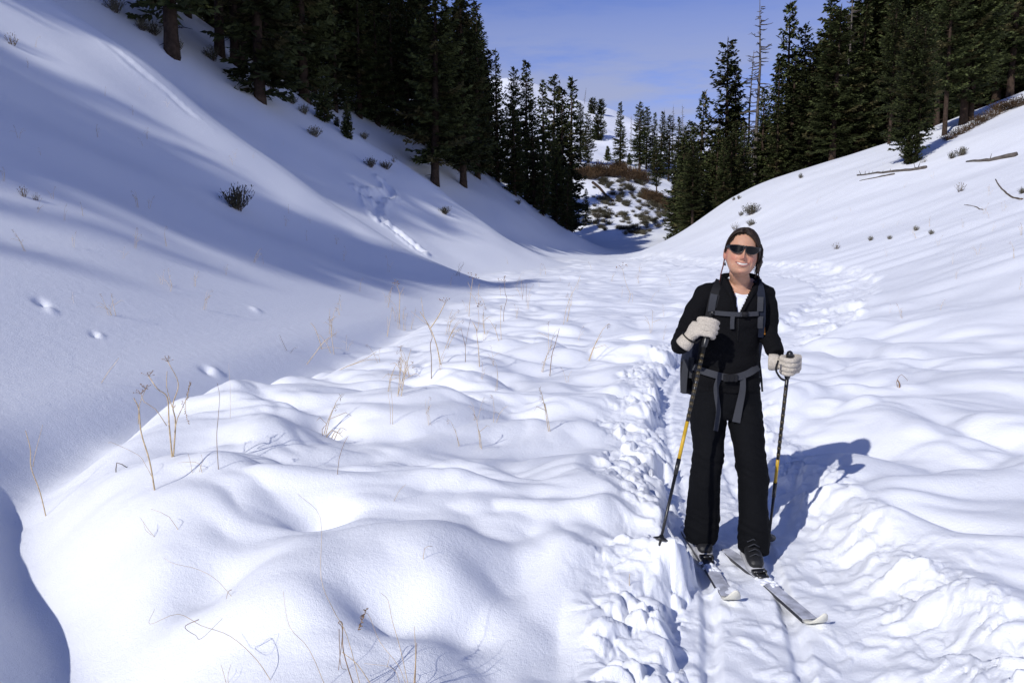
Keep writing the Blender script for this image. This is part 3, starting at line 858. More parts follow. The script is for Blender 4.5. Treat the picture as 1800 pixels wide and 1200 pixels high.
for kind, u, v, hp, wd, lab in [
    ("dark", 418, 368, 44, 1.0, "large dark sagebrush clump alone in the shaded left slope"),
    ("sage", 203, 22, 26, 1.2, "dark sagebrush at the top edge of the left slope, leftmost of the upper row"),
    ("sage", 249, 53, 20, 1.1, "left one of the two touching sagebrush clumps high on the left slope"),
    ("sage", 270, 62, 22, 1.1, "right one of the two touching sagebrush clumps high on the left slope"),
    ("sage", 313, 88, 18, .9, "small round sagebrush below the touching pair on the left slope"),
    ("sage", 300, 48, 14, .9, "little sagebrush near the top edge above the round one"),
    ("dark", 374, 106, 24, .9, "dark sagebrush at the foot of the thick front trunks"),
    ("spiky", 22, 80, 22, .9, "spiky dry bush near the left edge of the shaded slope"),
    ("spiky", 42, 346, 22, .8, "spiky brown tuft at the left edge, left one of a pair"),
    ("spiky", 64, 352, 16, .8, "spiky brown tuft at the left edge, right one of a pair"),
    ("spiky", 67, 368, 7, .9, "tiny brown tuft just below the pair of spiky tufts at the left edge"),
    ("sage", 476, 155, 17, 1.6, "brownish low brush below the snow bank at the edge of the left forest"),
    ("sage", 512, 182, 14, 1.3, "grey brush patch between the low brush and the young firs"),
    ("sage", 535, 200, 17, .9, "round grey sagebrush just left of the upper young fir"),
    ("sage", 640, 244, 12, 1.2, "small sagebrush just right of the lower young fir"),
    ("sage", 553, 240, 18, 1.2, "sagebrush clump on the crest left below the young firs"),
    ("sage", 651, 294, 17, 1.2, "sagebrush above the animal track, left of two"),
    ("sage", 678, 297, 14, 1.3, "sagebrush above the animal track, right of two"),
    ("spiky", 692, 286, 12, .9, "dry sprig close above the two sagebrush clumps near the animal track"),
    ("dark", 782, 376, 14, 1.3, "dark low sagebrush on the edge of the lit snow right of the animal track"),
    ("sage", 911, 359, 9, 1.0, "tiny dark bush far along the shaded left slope"),
    ("sage", 1322, 376, 19, 1.4, "largest sagebrush clump on the right hill above the skier"),
    ("sage", 1303, 379, 9, .9, "little sprig left of the largest sagebrush clump on the right hill"),
    ("sage", 1321, 396, 11, 1.2, "small sagebrush just above the skier's head on the right"),
    ("spiky", 1292, 404, 14, 1.0, "pale grass tuft on the snow right behind the skier's head"),
    ("sage", 1408, 313, 9, .9, "tiny sagebrush high on the crest of the right hill"),
    ("spiky", 1470, 438, 13, 1.1, "sagebrush of the row of five on the right hill, first from the left"),
    ("sage", 1530, 423, 10, .8, "sagebrush of the row of five on the right hill, second from the left"),
    ("sage", 1564, 420, 8, 1.0, "sagebrush of the row of five on the right hill, third from the left"),
    ("sage", 1610, 405, 10, .9, "sagebrush of the row of five on the right hill, fourth from the left"),
    ("sage", 1637, 412, 10, .9, "sagebrush of the row of five on the right hill, last on the right"),
    ("spiky", 1688, 337, 18, 1.0, "spiky sagebrush on the snow below the fallen logs"),
    ("sage", 1673, 279, 13, 1.0, "grey sagebrush above the fallen logs, left of two"),
    ("sage", 1690, 273, 16, 1.2, "grey sagebrush above the fallen logs, right of two"),
    ("spiky", 1623, 286, 8, 1.4, "dry yellow grass at the foot of the small olive fir"),
    ("spiky", 1586, 270, 12, .9, "grey sprig just left of the small olive fir"),
    ("sage", 1797, 340, 12, 1.0, "sagebrush cut by the right edge of the picture"),
    ("sage", 1290, 352, 6, 1.0, "tiny sprig on the crest of the right hill, left one"),
    ("sage", 1299, 350, 7, 1.0, "tiny sprig on the crest of the right hill, right one"),
    ("dark", 1650, 212, 12, 1.3, "dark brush right of the thin trunks on the right hill"),
    ("spiky", 1432, 288, 20, .9, "bare grey shrub at the foot of the pale trunk on the right crest")]:
    bush_at(kind, u, v, hp, lab, wide=wd)
for u, v, hp in [(1668, 246, 12), (1684, 238, 13), (1700, 230, 13), (1716, 222, 13), (1732, 214, 13), (1748, 205, 14), (1764, 196, 16), (1782, 190, 17), (1796, 186, 18), (1722, 212, 11), (1756, 192, 13)]:
    bush_at("brown", u, v, hp, "low brown brush along the bank under the trees at the upper right", "brown brush at the upper right", name="brown_shrub", wide=1.5)
# brown willow banks and dotted sagebrush of the far hillside
for k in range(34):
    t = k / 33.0; u = 1012 + t * 122 + BR.uniform(-3, 3)
    v = 316 - 8 * math.sin(t * 3.1) + BR.uniform(-9, 6) + (4 if t > .7 else 0)
    bush_at("brown", u, v, BR.uniform(14, 19), "brown leafless willow of the upper bank on the far hillside", "brown willows of the upper bank", name="willow_shrub", wide=1.1)
for k in range(26):
    t = k / 25.0; u = 1134 + t * 52; v = 348 + t * 22 + BR.uniform(-5, 6)
    bush_at("brown", u, v, BR.uniform(13, 17), "brown leafless willow of the lower bank on the far hillside", "brown willows of the lower bank", name="willow_shrub", wide=1.0)
nb = 0
while nb < 215:
    u = BR.uniform(1040, 1192); v = BR.uniform(318, 414)
    lo = np.interp(u, [1040, 1060, 1120, 1190], [392, 405, 418, 385]); hi = np.interp(u, [1040, 1130, 1190], [316, 318, 372])
    if v > lo or v < hi: continue
    if abs((v - 320) - (u - 1043) * .95) < 5: continue
    if fbm(np.array([u * .03]), np.array([v * .05]), 2, 40)[0] < BR.uniform(-.7, .3): continue
    bush_at("dark" if BR.random() < .6 else "sage", u, v, BR.uniform(4.5, 9), "low sagebrush clump dotting the snowy far hillside below the brown banks", "sagebrush dotting the far hillside", wide=BR.uniform(1.2, 2.0), name="sagebrush")
    nb += 1

# ------------------------------------------------------------------ fallen logs and bare sticks on the right hill
def log_on_snow(name, label, pts, r0, r1, stubs, cat="log", m=M_DEADW, lift=.5):
    P0 = [hit(u, v, True) for u, v in pts]
    root = thing(name, label, cat, P0[0])
    ps = []
    for i in range(len(P0) - 1):
        for t in np.linspace(0, 1, 6, endpoint=False): ps.append(P0[i].lerp(P0[i + 1], t))
    ps.append(P0[-1])
    rad = [r0 + (r1 - r0) * i / (len(ps) - 1) for i in range(len(ps))]
    ps = [Vector((p.x, p.y, ground(p.x, p.y) + r * lift + BR.uniform(-.01, .01))) for p, r in zip(ps, rad)]
    b = MB(); b.tube(ps, rad, 8); b.build("trunk", m, root, P0[0])
    if stubs:
        for k in range(stubs):
            i = BR.randrange(1, len(ps) - 1); d = Vector((BR.uniform(-.6, .6), BR.uniform(-.5, .5), BR.uniform(.4, 1))).normalized()
            L = BR.uniform(.12, .4)
            s = MB(); s.tube([ps[i], ps[i] + d * L * .5, ps[i] + d * L + Vector((.02, 0, 0))], [.022, .015, .007], 4)
            s.build("branch_stub", m, root, P0[0])
    return root
log_on_snow("fallen_log", "long weathered log with broken branch stubs lying on the right snow slope", [(1507, 309), (1550, 305), (1600, 300), (1628, 296)], .04, .09, 9)
log_on_snow("fallen_pole", "thin dead pole lying close below the long weathered log", [(1511, 318), (1540, 313), (1572, 307)], .02, .05, 0, "log")
log_on_snow("fallen_log", "shorter thick dark log lying at the upper right edge of the snow slope", [(1699, 285), (1740, 283), (1787, 274)], .04, .12, 2)
log_on_snow("dead_branch", "thin bare branch curving out of the snow at the right edge", [(1750, 316), (1760, 332), (1775, 345), (1797, 351)], .018, .03, 0, "branch", M_TWIG)
log_on_snow("dead_branch", "thin forked twig lying on the snow left of the curved branch", [(1695, 360), (1712, 363), (1728, 369)], .012, .015, 0, "branch", M_TWIG)
log_on_snow("dead_branch", "short dead pole lying down the far hillside from the upper bank", [(1042, 322), (1055, 333), (1078, 355)], .25, .2, 0, "log", M_BARK)

# ------------------------------------------------------------------ dry weeds and grass standing in the snow
def weed(name, label, u0, v0, stems, cat="dry weed", group=None, m=None, lean=0.0, rng=None):
    """stems: list of (list of pixel points, radius in mm at foot, radius at tip[, 'h' = seed head]) around the foot (u0, v0)."""
    p0 = hit(u0, v0, True); rg = rng or random.Random(int(u0 * 7 + v0))
    root = thing(name, label, cat, p0, group)
    for st in stems:
        pts, ra, rb = st[0], st[1], st[2]
        q = []
        for i, (u, v) in enumerate(pts):
            w = P(u, v, p0.y); w.y += (p0.z - w.z) * 0 + rg.uniform(-.02, .02) * i + lean * i
            q.append(w)
        if len(pts) and abs(pts[0][0] - u0) < 3 and abs(pts[0][1] - v0) < 3:
            q[0] = p0 + Vector((0, 0, -.04))
        fine = _cr3(q, 4) if name == "dry_grass" or len(q) > 4 else _cr3(q, 2)
        b = MB(); n = len(fine)
        b.tube(fine, [(ra + (rb - ra) * i / (n - 1)) * .00082 for i in range(n)], 5)
        o = b.build("stem", st[4] if len(st) > 4 else (m or M_STRAW), root, p0)
        kind = st[3] if len(st) > 3 else ""
        if kind == "umbel":
            hb = MB(); e = fine[-1]
            for k in range(9):
                d = Vector((rg.uniform(-1, 1), rg.uniform(-1, 1), rg.uniform(.1, 1))).normalized() * rg.uniform(.03, .055) * p0.y / 6
                hb.tube([e, e + d * .6, e + d], [.0012, .0008, .0008], 3, False)
                hb.tube([e + d * .95, e + d * 1.06, e + d * 1.16], [.001, .005 * p0.y / 7, .001], 5)
            hb.build("seed_head", M_STRAWD, root, p0)["kind"] = "stuff"
        elif kind == "spike":
            hb = MB(); e = fine[-1]; d0 = (fine[-1] - fine[-2]).normalized()
            for k in range(12):
                c = e - d0 * (.012 * k); s = Vector((rg.uniform(-1, 1), rg.uniform(-1, 1), rg.uniform(.2, 1))).normalized()
                hb.tube([c, c + s * .012 + d0 * .012], [.003, .001], 4, False)
            hb.build("seed_head", M_STRAWD, root, p0)["kind"] = "stuff"
    return root

weed("dry_weed", "tall branching straw coloured weed with seed heads, biggest on the lit mound", 303, 803,
     [([(303, 803), (295, 745), (290, 700), (284, 680), (265, 660)], 6, 3, "umbel"), ([(304, 803), (306, 745), (308, 710), (311, 675), (300, 634)], 6, 2.4, "umbel"),
      ([(308, 712), (302, 716), (292, 680), (286, 655)], 3.5, 2), ([(307, 760), (312, 735), (325, 700), (335, 673)], 4, 1.6, "spike"),
      ([(293, 748), (275, 718), (258, 704), (243, 694)], 3, 1.6, "umbel"), ([(326, 702), (328, 725), (333, 742)], 2.2, 1.2, "spike")])
weed("dry_weed", "pale crooked stalk with a bent top just left of the tall branching weed", 273, 861,
     [([(273, 861), (264, 810), (250, 760), (236, 722), (242, 697)], 5.5, 3), ([(243, 745), (247, 710), (252, 685)], 2.6, 1.5, "umbel")])
weed("dry_weed", "forked Y shaped stalk at the lower left on the edge of the shaded channel", 82, 905,
     [([(82, 905), (72, 865), (58, 820), (46, 792), (35, 760)], 4.5, 2.4), ([(58, 820), (62, 800), (70, 748)], 2.6, 1.2)])
weed("dry_weed", "thin upright reddish stalk right of the tall branching weed", 384, 823,
     [([(384, 823), (382, 770), (383, 735), (379, 700), (377, 675)], 2.6, 1.1)], m=M_STRAWD)
weed("dry_weed", "thin pale sprig behind the thin upright stalk", 404, 735, [([(404, 735), (405, 690), (401, 640)], 1.6, .8)])
weed("dry_weed", "short broken stalk bent like a tent left of the pale crooked stalk", 204, 829, [([(204, 829), (205, 813), (224, 825)], 4, 3.4)], m=M_TWIG)
weed("dry_weed", "thin arched twig leaning towards the pale crooked stalk", 272, 836, [([(272, 836), (255, 815), (240, 800), (205, 775), (200, 774)], 1.6, 1)])
weed("dry_weed", "bent curl of grass below the tall branching weed", 355, 830, [([(355, 832), (352, 815), (330, 813), (308, 816)], 2, 1), ([(338, 832), (332, 812), (328, 798)], 1.6, 1), ([(349, 832), (354, 812), (351, 800)], 1.6, 1)])
weed("dry_weed", "slanting thin stalk above the dark hollow near the dried tuft", 592, 831, [([(592, 831), (597, 805), (605, 778), (612, 766)], 2.2, 1.2)], m=M_STRAWD)
weed("dry_weed", "dried curled leaf tuft half buried in a snow hollow", 580, 770, [([(574, 768), (585, 755), (597, 762), (605, 752)], 5, 2), ([(583, 770), (590, 758), (602, 768)], 5, 2), ([(588, 772), (598, 752), (608, 757)], 4, 2), ([(568, 768), (566, 755), (574, 746)], 3, 2, "", M_STRAWD)])
weed("dry_weed", "large forked stalk with a Y top in the middle of the valley floor", 775, 640,
     [([(775, 640), (768, 610), (760, 585), (752, 570), (738, 548)], 9, 4), ([(757, 576), (768, 560), (776, 545), (782, 533)], 8, 5, "umbel"), ([(753, 572), (745, 555), (741, 530), (740, 522)], 4, 2.5), ([(752, 571), (733, 556), (722, 547)], 3, 2)])
weed("dry_weed", "dark crooked stalk in front of the large forked stalk", 758, 664, [([(758, 664), (758, 630), (757, 605), (760, 590), (752, 570)], 5.5, 3)], m=M_STRAWD)
weed("dry_weed", "upright Y stalk right of the large forked stalk", 843, 644, [([(843, 644), (841, 615), (838, 590), (837, 578), (829, 565)], 6, 2.5), ([(838, 584), (842, 565), (840, 540)], 3.5, 2, "umbel"), ([(838, 582), (832, 568)], 3, 2)])
weed("dry_weed", "thin V stalk close left of the upright Y stalk", 818, 636, [([(818, 636), (818, 610), (813, 590), (810, 575)], 4.5, 2), ([(818, 608), (823, 580), (827, 560)], 3, 2)], m=M_STRAWD)
weed("dry_weed", "tall leaning reddish stalk right of the middle, with a long thin shadow", 966, 660, [([(966, 660), (970, 625), (976, 605), (982, 585), (983, 577)], 6, 3)], m=M_STRAWD)
weed("dry_weed", "umbrella topped pale stalk at the foot of the left slope", 702, 568, [([(702, 568), (702, 540), (703, 518), (698, 503)], 9, 5, "umbel"), ([(703, 518), (710, 505)], 4, 3), ([(696, 568), (692, 548), (690, 540)], 5, 3)])
weed("dry_weed", "crossed pale sticks leaning over the floor left of the middle", 537, 638, [([(537, 638), (556, 618), (570, 600), (590, 586)], 6, 4), ([(566, 614), (560, 595), (553, 575), (547, 567)], 6, 4), ([(560, 613), (580, 610), (600, 613)], 3, 2)])
weed("dry_weed", "small V stick left of the crossed pale sticks", 508, 619, [([(508, 619), (500, 608), (490, 589)], 4.5, 3), ([(508, 619), (516, 613), (524, 610)], 3.5, 2)], m=M_TWIG)
weed("dry_weed", "long dry stick lying low across the floor below the crossed sticks", 578, 654, [([(578, 654), (610, 644), (640, 632), (663, 617)], 5, 3), ([(610, 644), (645, 633), (668, 631)], 3.5, 2)])
weed("dry_weed", "slanting stick on the open slope left of the crossed sticks", 174, 672, [([(174, 672), (188, 655), (203, 640), (212, 628)], 3.4, 2)])
weed("dry_weed", "thin curved stalk with a drooping leaf at the lower left, upper one", 415, 1041, [([(415, 1041), (380, 1020), (345, 1000), (310, 986), (288, 980)], 1.1, .6), ([(407, 1036), (399, 1042), (396, 1060)], 1.8, .8, "", M_STRAWD)])
weed("dry_weed", "long bent grass stalk with a looping leaf at the lower left", 486, 1196, [([(486, 1196), (450, 1165), (400, 1125), (360, 1092), (322, 1068), (285, 1074), (262, 1080)], 1.5, .6), ([(350, 1088), (330, 1095), (328, 1108), (342, 1118), (365, 1108), (380, 1100)], 1.6, .6, "", M_STRAWD)])
weed("dry_weed", "two thin twigs slanting on the lit mound left of the hollow", 320, 932, [([(320, 932), (295, 910), (266, 894)], 1.8, 1), ([(272, 944), (258, 928), (240, 914)], 1.6, .8), ([(266, 940), (256, 930), (250, 918)], 1.2, .8)])
weed("dry_weed", "thin twig lying almost flat on the left part of the lit mound", 95, 996, [([(95, 996), (140, 990), (182, 985)], 1.3, .8)], m=M_STRAWD)
weed("dry_grass", "tall thin grass with dark bent leaves at the bottom edge left of the middle", 640, 1215,
     [([(640, 1215), (610, 1120), (590, 1060), (572, 1000), (556, 920), (535, 855)], 1.6, .5), ([(625, 1215), (605, 1140), (598, 1105), (592, 1100), (597, 1120), (606, 1150)], 2.4, 1.2, "", M_STRAWD),
      ([(660, 1215), (630, 1165), (600, 1148)], 2, 1.2), ([(596, 1105), (600, 1165), (607, 1180)], 1.4, .8, "", M_STRAWD)], "dry grass")
weed("dry_grass", "tall grass with a seed spike and blades at the bottom edge, right clump", 724, 1215,
     [([(724, 1215), (705, 1145), (690, 1090), (680, 1060), (672, 1035)], 1.5, .7), ([(718, 1215), (700, 1170), (665, 1135), (640, 1090), (637, 1088)], 1.2, .6, "spike"),
      ([(726, 1215), (730, 1160), (726, 1108)], 2.4, .9), ([(729, 1215), (731, 1165), (734, 1122)], 2.2, .9, "", M_STRAWD), ([(705, 1215), (690, 1180), (640, 1165)], 1.2, .6), ([(680, 1172), (686, 1150)], 1, .6)], "dry grass")
weed("dry_grass", "single slanting grass stalk at the bottom edge left of the grass clumps", 580, 1205, [([(580, 1205), (545, 1140), (515, 1090), (490, 1050)], 1.3, .6)], "dry grass")
weed("dry_grass", "low thin sprig at the bottom edge left of the slanting stalk", 402, 1198, [([(402, 1198), (392, 1182), (384, 1174)], 1.3, .7), ([(404, 1196), (404, 1184), (401, 1174)], 1.2, .7)], "dry grass")
weed("dry_weed", "thin rusty stalk standing alone in the churned snow left of the skis", 1109, 1038, [([(1109, 1038), (1107, 1022), (1106, 1004)], 2.4, 1.4)])
weed("dry_weed", "bent little twig on the pillowed snow in the middle foreground", 743, 979, [([(743, 979), (747, 961), (760, 960)], 1.6, 1)])
weed("dry_weed", "short thin twig slanting on the pillowed snow above the bent little one", 687, 880, [([(687, 880), (700, 865), (712, 853)], 1.6, 1)])
weed("dry_weed", "dark bent stalk with a loop standing in the smooth snow on the right", 1580, 680, [([(1580, 680), (1577, 671), (1584, 658), (1593, 668)], 3.5, 2, "", M_STRAWD), ([(1580, 681), (1580, 674), (1578, 668)], 9, 7, "", M_STRAWD)])
weed("dry_weed", "tall dark forked stalk in front of the shadow tips on the floor", 824, 556, [([(824, 556), (826, 530), (829, 505), (831, 490)], 7, 4, "umbel"), ([(828, 508), (822, 495)], 4, 3), ([(852, 537), (848, 526), (838, 515)], 4, 3)])
weed("dry_weed", "crooked thin reddish stalk in the middle of the floor", 885, 565, [([(885, 565), (886, 545), (891, 525), (888, 515), (887, 495)], 6, 4, "umbel"), ([(888, 521), (900, 520), (910, 519)], 3, 2)], m=M_STRAWD)
weed("dry_weed", "two upright thin reddish stalks side by side in the middle of the floor", 925, 531, [([(925, 531), (925, 515), (926, 498)], 6, 4), ([(918, 527), (920, 510), (920, 500)], 5, 3)], m=M_STRAWD)
weed("dry_weed", "very tall thin leaning stalk right of the two upright stalks", 990, 570, [([(990, 570), (995, 545), (1004, 520), (1014, 500), (1020, 484)], 5, 3)])
weed("dry_weed", "branching thin stalk left of the skier on the far floor", 1104, 532, [([(1104, 532), (1108, 518), (1103, 505), (1098, 490), (1094, 473)], 6, 4, "umbel"), ([(1106, 520), (1112, 515), (1112, 533)], 4, 3)])
weed("dry_weed", "dark cluster of thin stalks where the left slope meets the floor", 800, 484, [([(800, 484), (808, 472), (816, 464)], 7, 4, "", M_STRAWD), ([(803, 485), (812, 470), (815, 460)], 5, 3, "", M_STRAWD), ([(808, 485), (806, 470), (809, 462)], 5, 3, "", M_STRAWD)])
weed("dry_weed", "thin grass stalks in front of the forked stalks, upright trio", 690, 745, [([(690, 745), (690, 715), (688, 690), (684, 650)], 2.2, 1), ([(686, 745), (686, 715), (683, 690)], 2, 1), ([(832, 745), (832, 700), (830, 672)], 0.1, .1)], "dry grass")

# thin single stalks of dry grass all over the floor and the slopes
GR = random.Random(9)
GRASS = []
for sd in range(5):
    rg = random.Random(sd + 60); b = MB(); hd = MB()
    for k in range(rg.choice((1, 2, 3))):
        a = rg.uniform(0, 6.28); L = rg.uniform(.6, 1.0); lx, ly = rg.uniform(-.3, .3), rg.uniform(-.2, .2)
        o = Vector((math.cos(a) * .05, math.sin(a) * .05, -.05))
        pts = [o, o + Vector((lx * .3, ly * .3, L * .5)), o + Vector((lx * .8, ly * .8, L * .85)), o + Vector((lx * 1.3, ly * 1.3, L))]
        b.tube(pts, [.0075, .006, .005, .003], 4, False)
        if rg.random() < .7:
            for q in range(5):
                d = Vector((rg.uniform(-1, 1), rg.uniform(-1, 1), rg.uniform(-.2, 1))).normalized() * .07
                hd.tube([pts[-1] - Vector((0, 0, .03 * q)), pts[-1] - Vector((0, 0, .03 * q)) + d], [.006, .002], 3, False)
        if rg.random() < .6:
            d = Vector((rg.uniform(-1, 1), rg.uniform(-1, 1), .5)).normalized() * .3
            b.tube([pts[1], pts[1] + d, pts[1] + d * 1.4 + Vector((0, 0, -.12))], [.006, .005, .002], 4, False)
    GRASS.append((mesh_from("stem", b.v, b.f, M_STRAW), mesh_from("seed_head", hd.v, hd.f, M_STRAWD) if hd.v else None))
ng = 0
for _ in range(4000):
    if ng >= 150: break
    zone = GR.random()
    if zone < .55: u, v = GR.uniform(560, 1180), GR.uniform(455, 790)
    elif zone < .82: u, v = GR.uniform(0, 760), GR.uniform(60, 560)
    else: u, v = GR.uniform(1430, 1800), GR.uniform(310, 560)
    if v > 640 and GR.random() < .5: continue
    p = hit(u, v)
    if p.y > 60: continue
    sd, _a = path_dist(np.array([p.x]), np.array([p.y]), TRAIL)
    if abs(sd[0]) < 1.1: continue
    g, hh = GRASS[GR.randrange(5)]
    lab, grp = (("thin dry grass stalk standing in the snow of the valley floor", "dry grass on the valley floor") if zone < .55 else
                ("thin dry grass stalk standing on the shaded left slope", "dry grass on the left slope") if zone < .82 else
                ("thin dry grass stalk standing on the smooth right hill", "dry grass on the right hill"))
    p.z = ground(p.x, p.y)
    root = thing("grass_stalk", lab, "dry grass", p, grp)
    s = GR.uniform(.18, .42) * (1.35 if zone < .55 else .8) * (.75 if p.y < 9 else 1); root.scale = (s * GR.uniform(.8, 1.2), s * GR.uniform(.8, 1.2), s); root.rotation_euler = (GR.uniform(-.25, .25), GR.uniform(-.25, .25), GR.uniform(0, 6.28))
    link("stem", g, root)
    if hh: link("seed_head", hh, root)["kind"] = "stuff"
    ng += 1

# ------------------------------------------------------------------ the skier
M_SKIN = mat("skin", (.62, .36, .26), .5, .35, attr="tint", bump=[(220, .0006)])
_pb = M_SKIN.node_tree.nodes["Principled BSDF"]; _pb.inputs["Subsurface Weight"].default_value = .18; _pb.inputs["Subsurface Radius"].default_value = (.012, .005, .003)
M_JACKET = mat("black_fleece", (.0055, .0055, .0065), .9, .08, bump=[(60, .0035), (400, .0008)])
M_TROUSER = mat("black_trousers", (.0045, .0048, .0060), .85, .09, bump=[(45, .003), (500, .0006)])
M_SHIRT = mat("white_shirt", (.74, .76, .82), .8, .2, bump=[(90, .002)])
M_HAIR = mat("brown_hair", (.020, .011, .0065), .5, .35, var=(110, .8))
M_LENS = mat("dark_lens", (.003, .003, .004), .10, .22)
M_FRAME = mat("black_plastic", (.012, .012, .013), .35, .5)
M_TEETH = mat("teeth", (.54, .51, .46), .3, .5)
M_LIP = mat("lips", (.42, .18, .14), .55, .35)
M_WOOL = mat("oatmeal_wool", (.50, .45, .38), .95, .1, bump=[(160, .004), (420, .002)], var=(140, .18))
M_BLACK = mat("black_webbing", (.012, .012, .014), .75, .2)
M_GREY = mat("grey_webbing", (.042, .044, .052), .85, .15, bump=[(500, .0008)])
M_NAVY = mat("navy_pack_cloth", (.007, .010, .022), .75, .2, bump=[(60, .003)])
M_YELLOW = mat("yellow_shaft", (.50, .31, .02), .4, .4, var=(20, .2))
M_SHAFT = mat("black_shaft", (.012, .012, .012), .35, .5)
M_GOLD = mat("gold_print", (.05, .036, .012), .4, .5)
M_SKI = mat("grey_ski_top", (.46, .47, .52), .5, .3, var=(18, .45), bump=[(60, .001)])
M_SKIE = mat("dark_ski_edge", (.03, .03, .035), .4, .4)
M_TIP = mat("cream_ski_tip", (.70, .68, .58), .4, .4)
M_BOOT = mat("black_boot", (.014, .014, .015), .5, .35, bump=[(90, .002)])
M_SOLE = mat("grey_boot_sole", (.42, .42, .44), .5, .3)
M_METAL = mat("steel", (.5, .5, .5), .3, .5, metal=1.0)
M_ORANGE = mat("orange_tab", (.65, .24, .02), .6, .3)

SK = Vector((1.16, 3.98, 0.0))                         # between the boots, on the trail
person = thing("person", "smiling person in black fleece and trousers with sunglasses, standing on skis on the snow trail", "person", SK)

def remesh(mb, name, voxel, smooth, m, parent, origin, post=None, factor=.5):
    me = mesh_from(name, mb.v, mb.f, m)
    tmp = bpy.data.objects.new("tmp", me); COL.objects.link(tmp)
    r = tmp.modifiers.new("r", "REMESH"); r.mode = "VOXEL"; r.voxel_size = voxel; r.use_smooth_shade = True
    if smooth:
        s = tmp.modifiers.new("s", "SMOOTH"); s.iterations = smooth; s.factor = factor
    dg = bpy.context.evaluated_depsgraph_get(); dg.update()
    out = bpy.data.meshes.new_from_object(tmp.evaluated_get(dg))
    bpy.data.objects.remove(tmp); bpy.data.meshes.remove(me)
    out.name = name
    n = len(out.vertices); co = np.empty(n * 3, np.float32); out.vertices.foreach_get("co", co); co = co.reshape(-1, 3).astype(float)
    no = np.empty(n * 3, np.float32); out.vertex_normals.foreach_get("vector", no); no = no.reshape(-1, 3).astype(float)
    tint = None
    if post:
        co, tint = post(co, no)
    world_v = co.copy()
    co = co - np.array(origin)
    out.vertices.foreach_set("co", co.astype(np.float32).ravel())
    out.materials.clear(); out.materials.append(m)
    out.polygons.foreach_set("use_smooth", np.ones(len(out.polygons), bool))
    if tint is not None:
        at = out.color_attributes.new("tint", "FLOAT_COLOR", "POINT")
        at.data.foreach_set("color", np.hstack([tint, np.ones((n, 1))]).astype(np.float32).ravel())
    out.update()
    o = link(name, out, parent)
    return o, world_v

def bvh_of(o, origin):
    me = o.data
    return BVHTree.FromPolygons([v.co + origin for v in me.vertices], [tuple(p.vertices) for p in me.polygons])

def ringpx(ul, ur, v, Y, dep, e=2.3, inset=0.0):
    a, b = P(ul, v, Y), P(ur, v, Y)
    return ((a + b) / 2, Vector(((b.x - a.x) / 2 - inset, 0, 0)), Vector((0, dep - inset, 0)), e)

TORSO = [(1280, 1329, 489, 4.075, .056), (1254, 1346, 499, 4.07, .078), (1242, 1352, 510, 4.065, .094), (1238, 1351, 528, 4.06, .108), (1238, 1341, 556, 4.06, .118),
         (1234, 1333, 590, 4.06, .115), (1228, 1331, 622, 4.065, .114), (1224, 1331, 646, 4.07, .118), (1220, 1333, 668, 4.075, .124), (1218, 1334, 684, 4.08, .122)]
def torso_rings(inset=0.0, lo=0, hi=None, grow=0):
    return [ringpx(*t, inset=inset) for t in TORSO[lo:hi]]
R_ARM = [(1246, 513, 4.06, .062), (1226, 545, 4.05, .060), (1209, 580, 4.03, .057), (1199, 601, 3.99, .054), (1201, 602, 3.94, .047), (1206, 596, 3.88, .040)]
L_ARM = [(1342, 515, 4.07, .056), (1349, 545, 4.06, .052), (1349, 575, 4.05, .048), (1352, 592, 4.02, .046), (1358, 606, 3.97, .042), (1366, 623, 3.905, .037)]
R_LEG = [(1214, 1277, 705, 4.08, .108), (1214, 1273, 755, 4.04, .098), (1219, 1271, 800, 3.99, .086), (1215, 1266, 832, 3.985, .080), (1209, 1265, 872, 3.99, .082),
         (1206, 1264, 910, 4.0, .088), (1204, 1261, 934, 4.0, .092), (1206, 1256, 950, 4.0, .084)]
L_LEG = [(1276, 1337, 705, 4.07, .108), (1284, 1340, 755, 4.0, .098), (1293, 1345, 800, 3.94, .086), (1298, 1349, 840, 3.92, .080), (1298, 1349, 900, 3.90, .085),
         (1298, 1350, 940, 3.885, .090), (1298, 1350, 968, 3.87, .088)]
def arm_tube(mb, arm, dr=0.0, n=20):
    pts = _cr3([P(u, v, Y) for u, v, Y, r in arm]); rad = np.interp(np.linspace(0, len(arm) - 1, len(pts)), range(len(arm)), [r + dr for *_, r in arm])
    mb.tube(pts, list(rad), n)
# --- head frame
HC = P(1304.5, 446.5, 3.97)
_yaw = math.atan2(HC.x, HC.y) * .72; _roll = R(7.0)
hy = Vector((math.sin(_yaw), math.cos(_yaw), 0.0))
hx0 = Vector((math.cos(_yaw), -math.sin(_yaw), 0.0))
hz = (Vector((0, 0, 1)) * math.cos(_roll) + hx0 * math.sin(_roll)).normalized()
hx = (hx0 * math.cos(_roll) - Vector((0, 0, 1)) * math.sin(_roll)).normalized()
def HW(x, y, z): return HC + hx * x + hy * y + hz * z
HROT = np.array([hx, hy, hz])
def headpt(d):
    sx, sy, sz = d
    z = (.117 if sz > 0 else .107) * sz
    jaw = float(sstep(0.05, 1.0, np.array(-sz)))
    x = .0765 * sx * (1 - .05 * jaw) * (1 + .03 * max(sz, 0))
    if sz < 0: x *= max(1 - sz * sz, .05) ** -.11
    y = (.092 if sy < 0 else .098) * sy
    if sy < .3: y -= .036 * jaw * (1 - max(sy, 0) / .3)
    else: y -= .03 * jaw * 0
    return x, y, z
body = MB()
rings = []
NB, NA = 48, 56
g = []
for i in range(NB + 1):
    th = math.pi * i / NB; row = []
    for j in range(NA):
        ph = 2 * math.pi * j / NA
        row.append(HW(*headpt((math.sin(th) * math.cos(ph), math.sin(th) * math.sin(ph), math.cos(th)))))
    g.append(row)
b0 = len(body.v)
for row in g[1:-1]: body.v += row
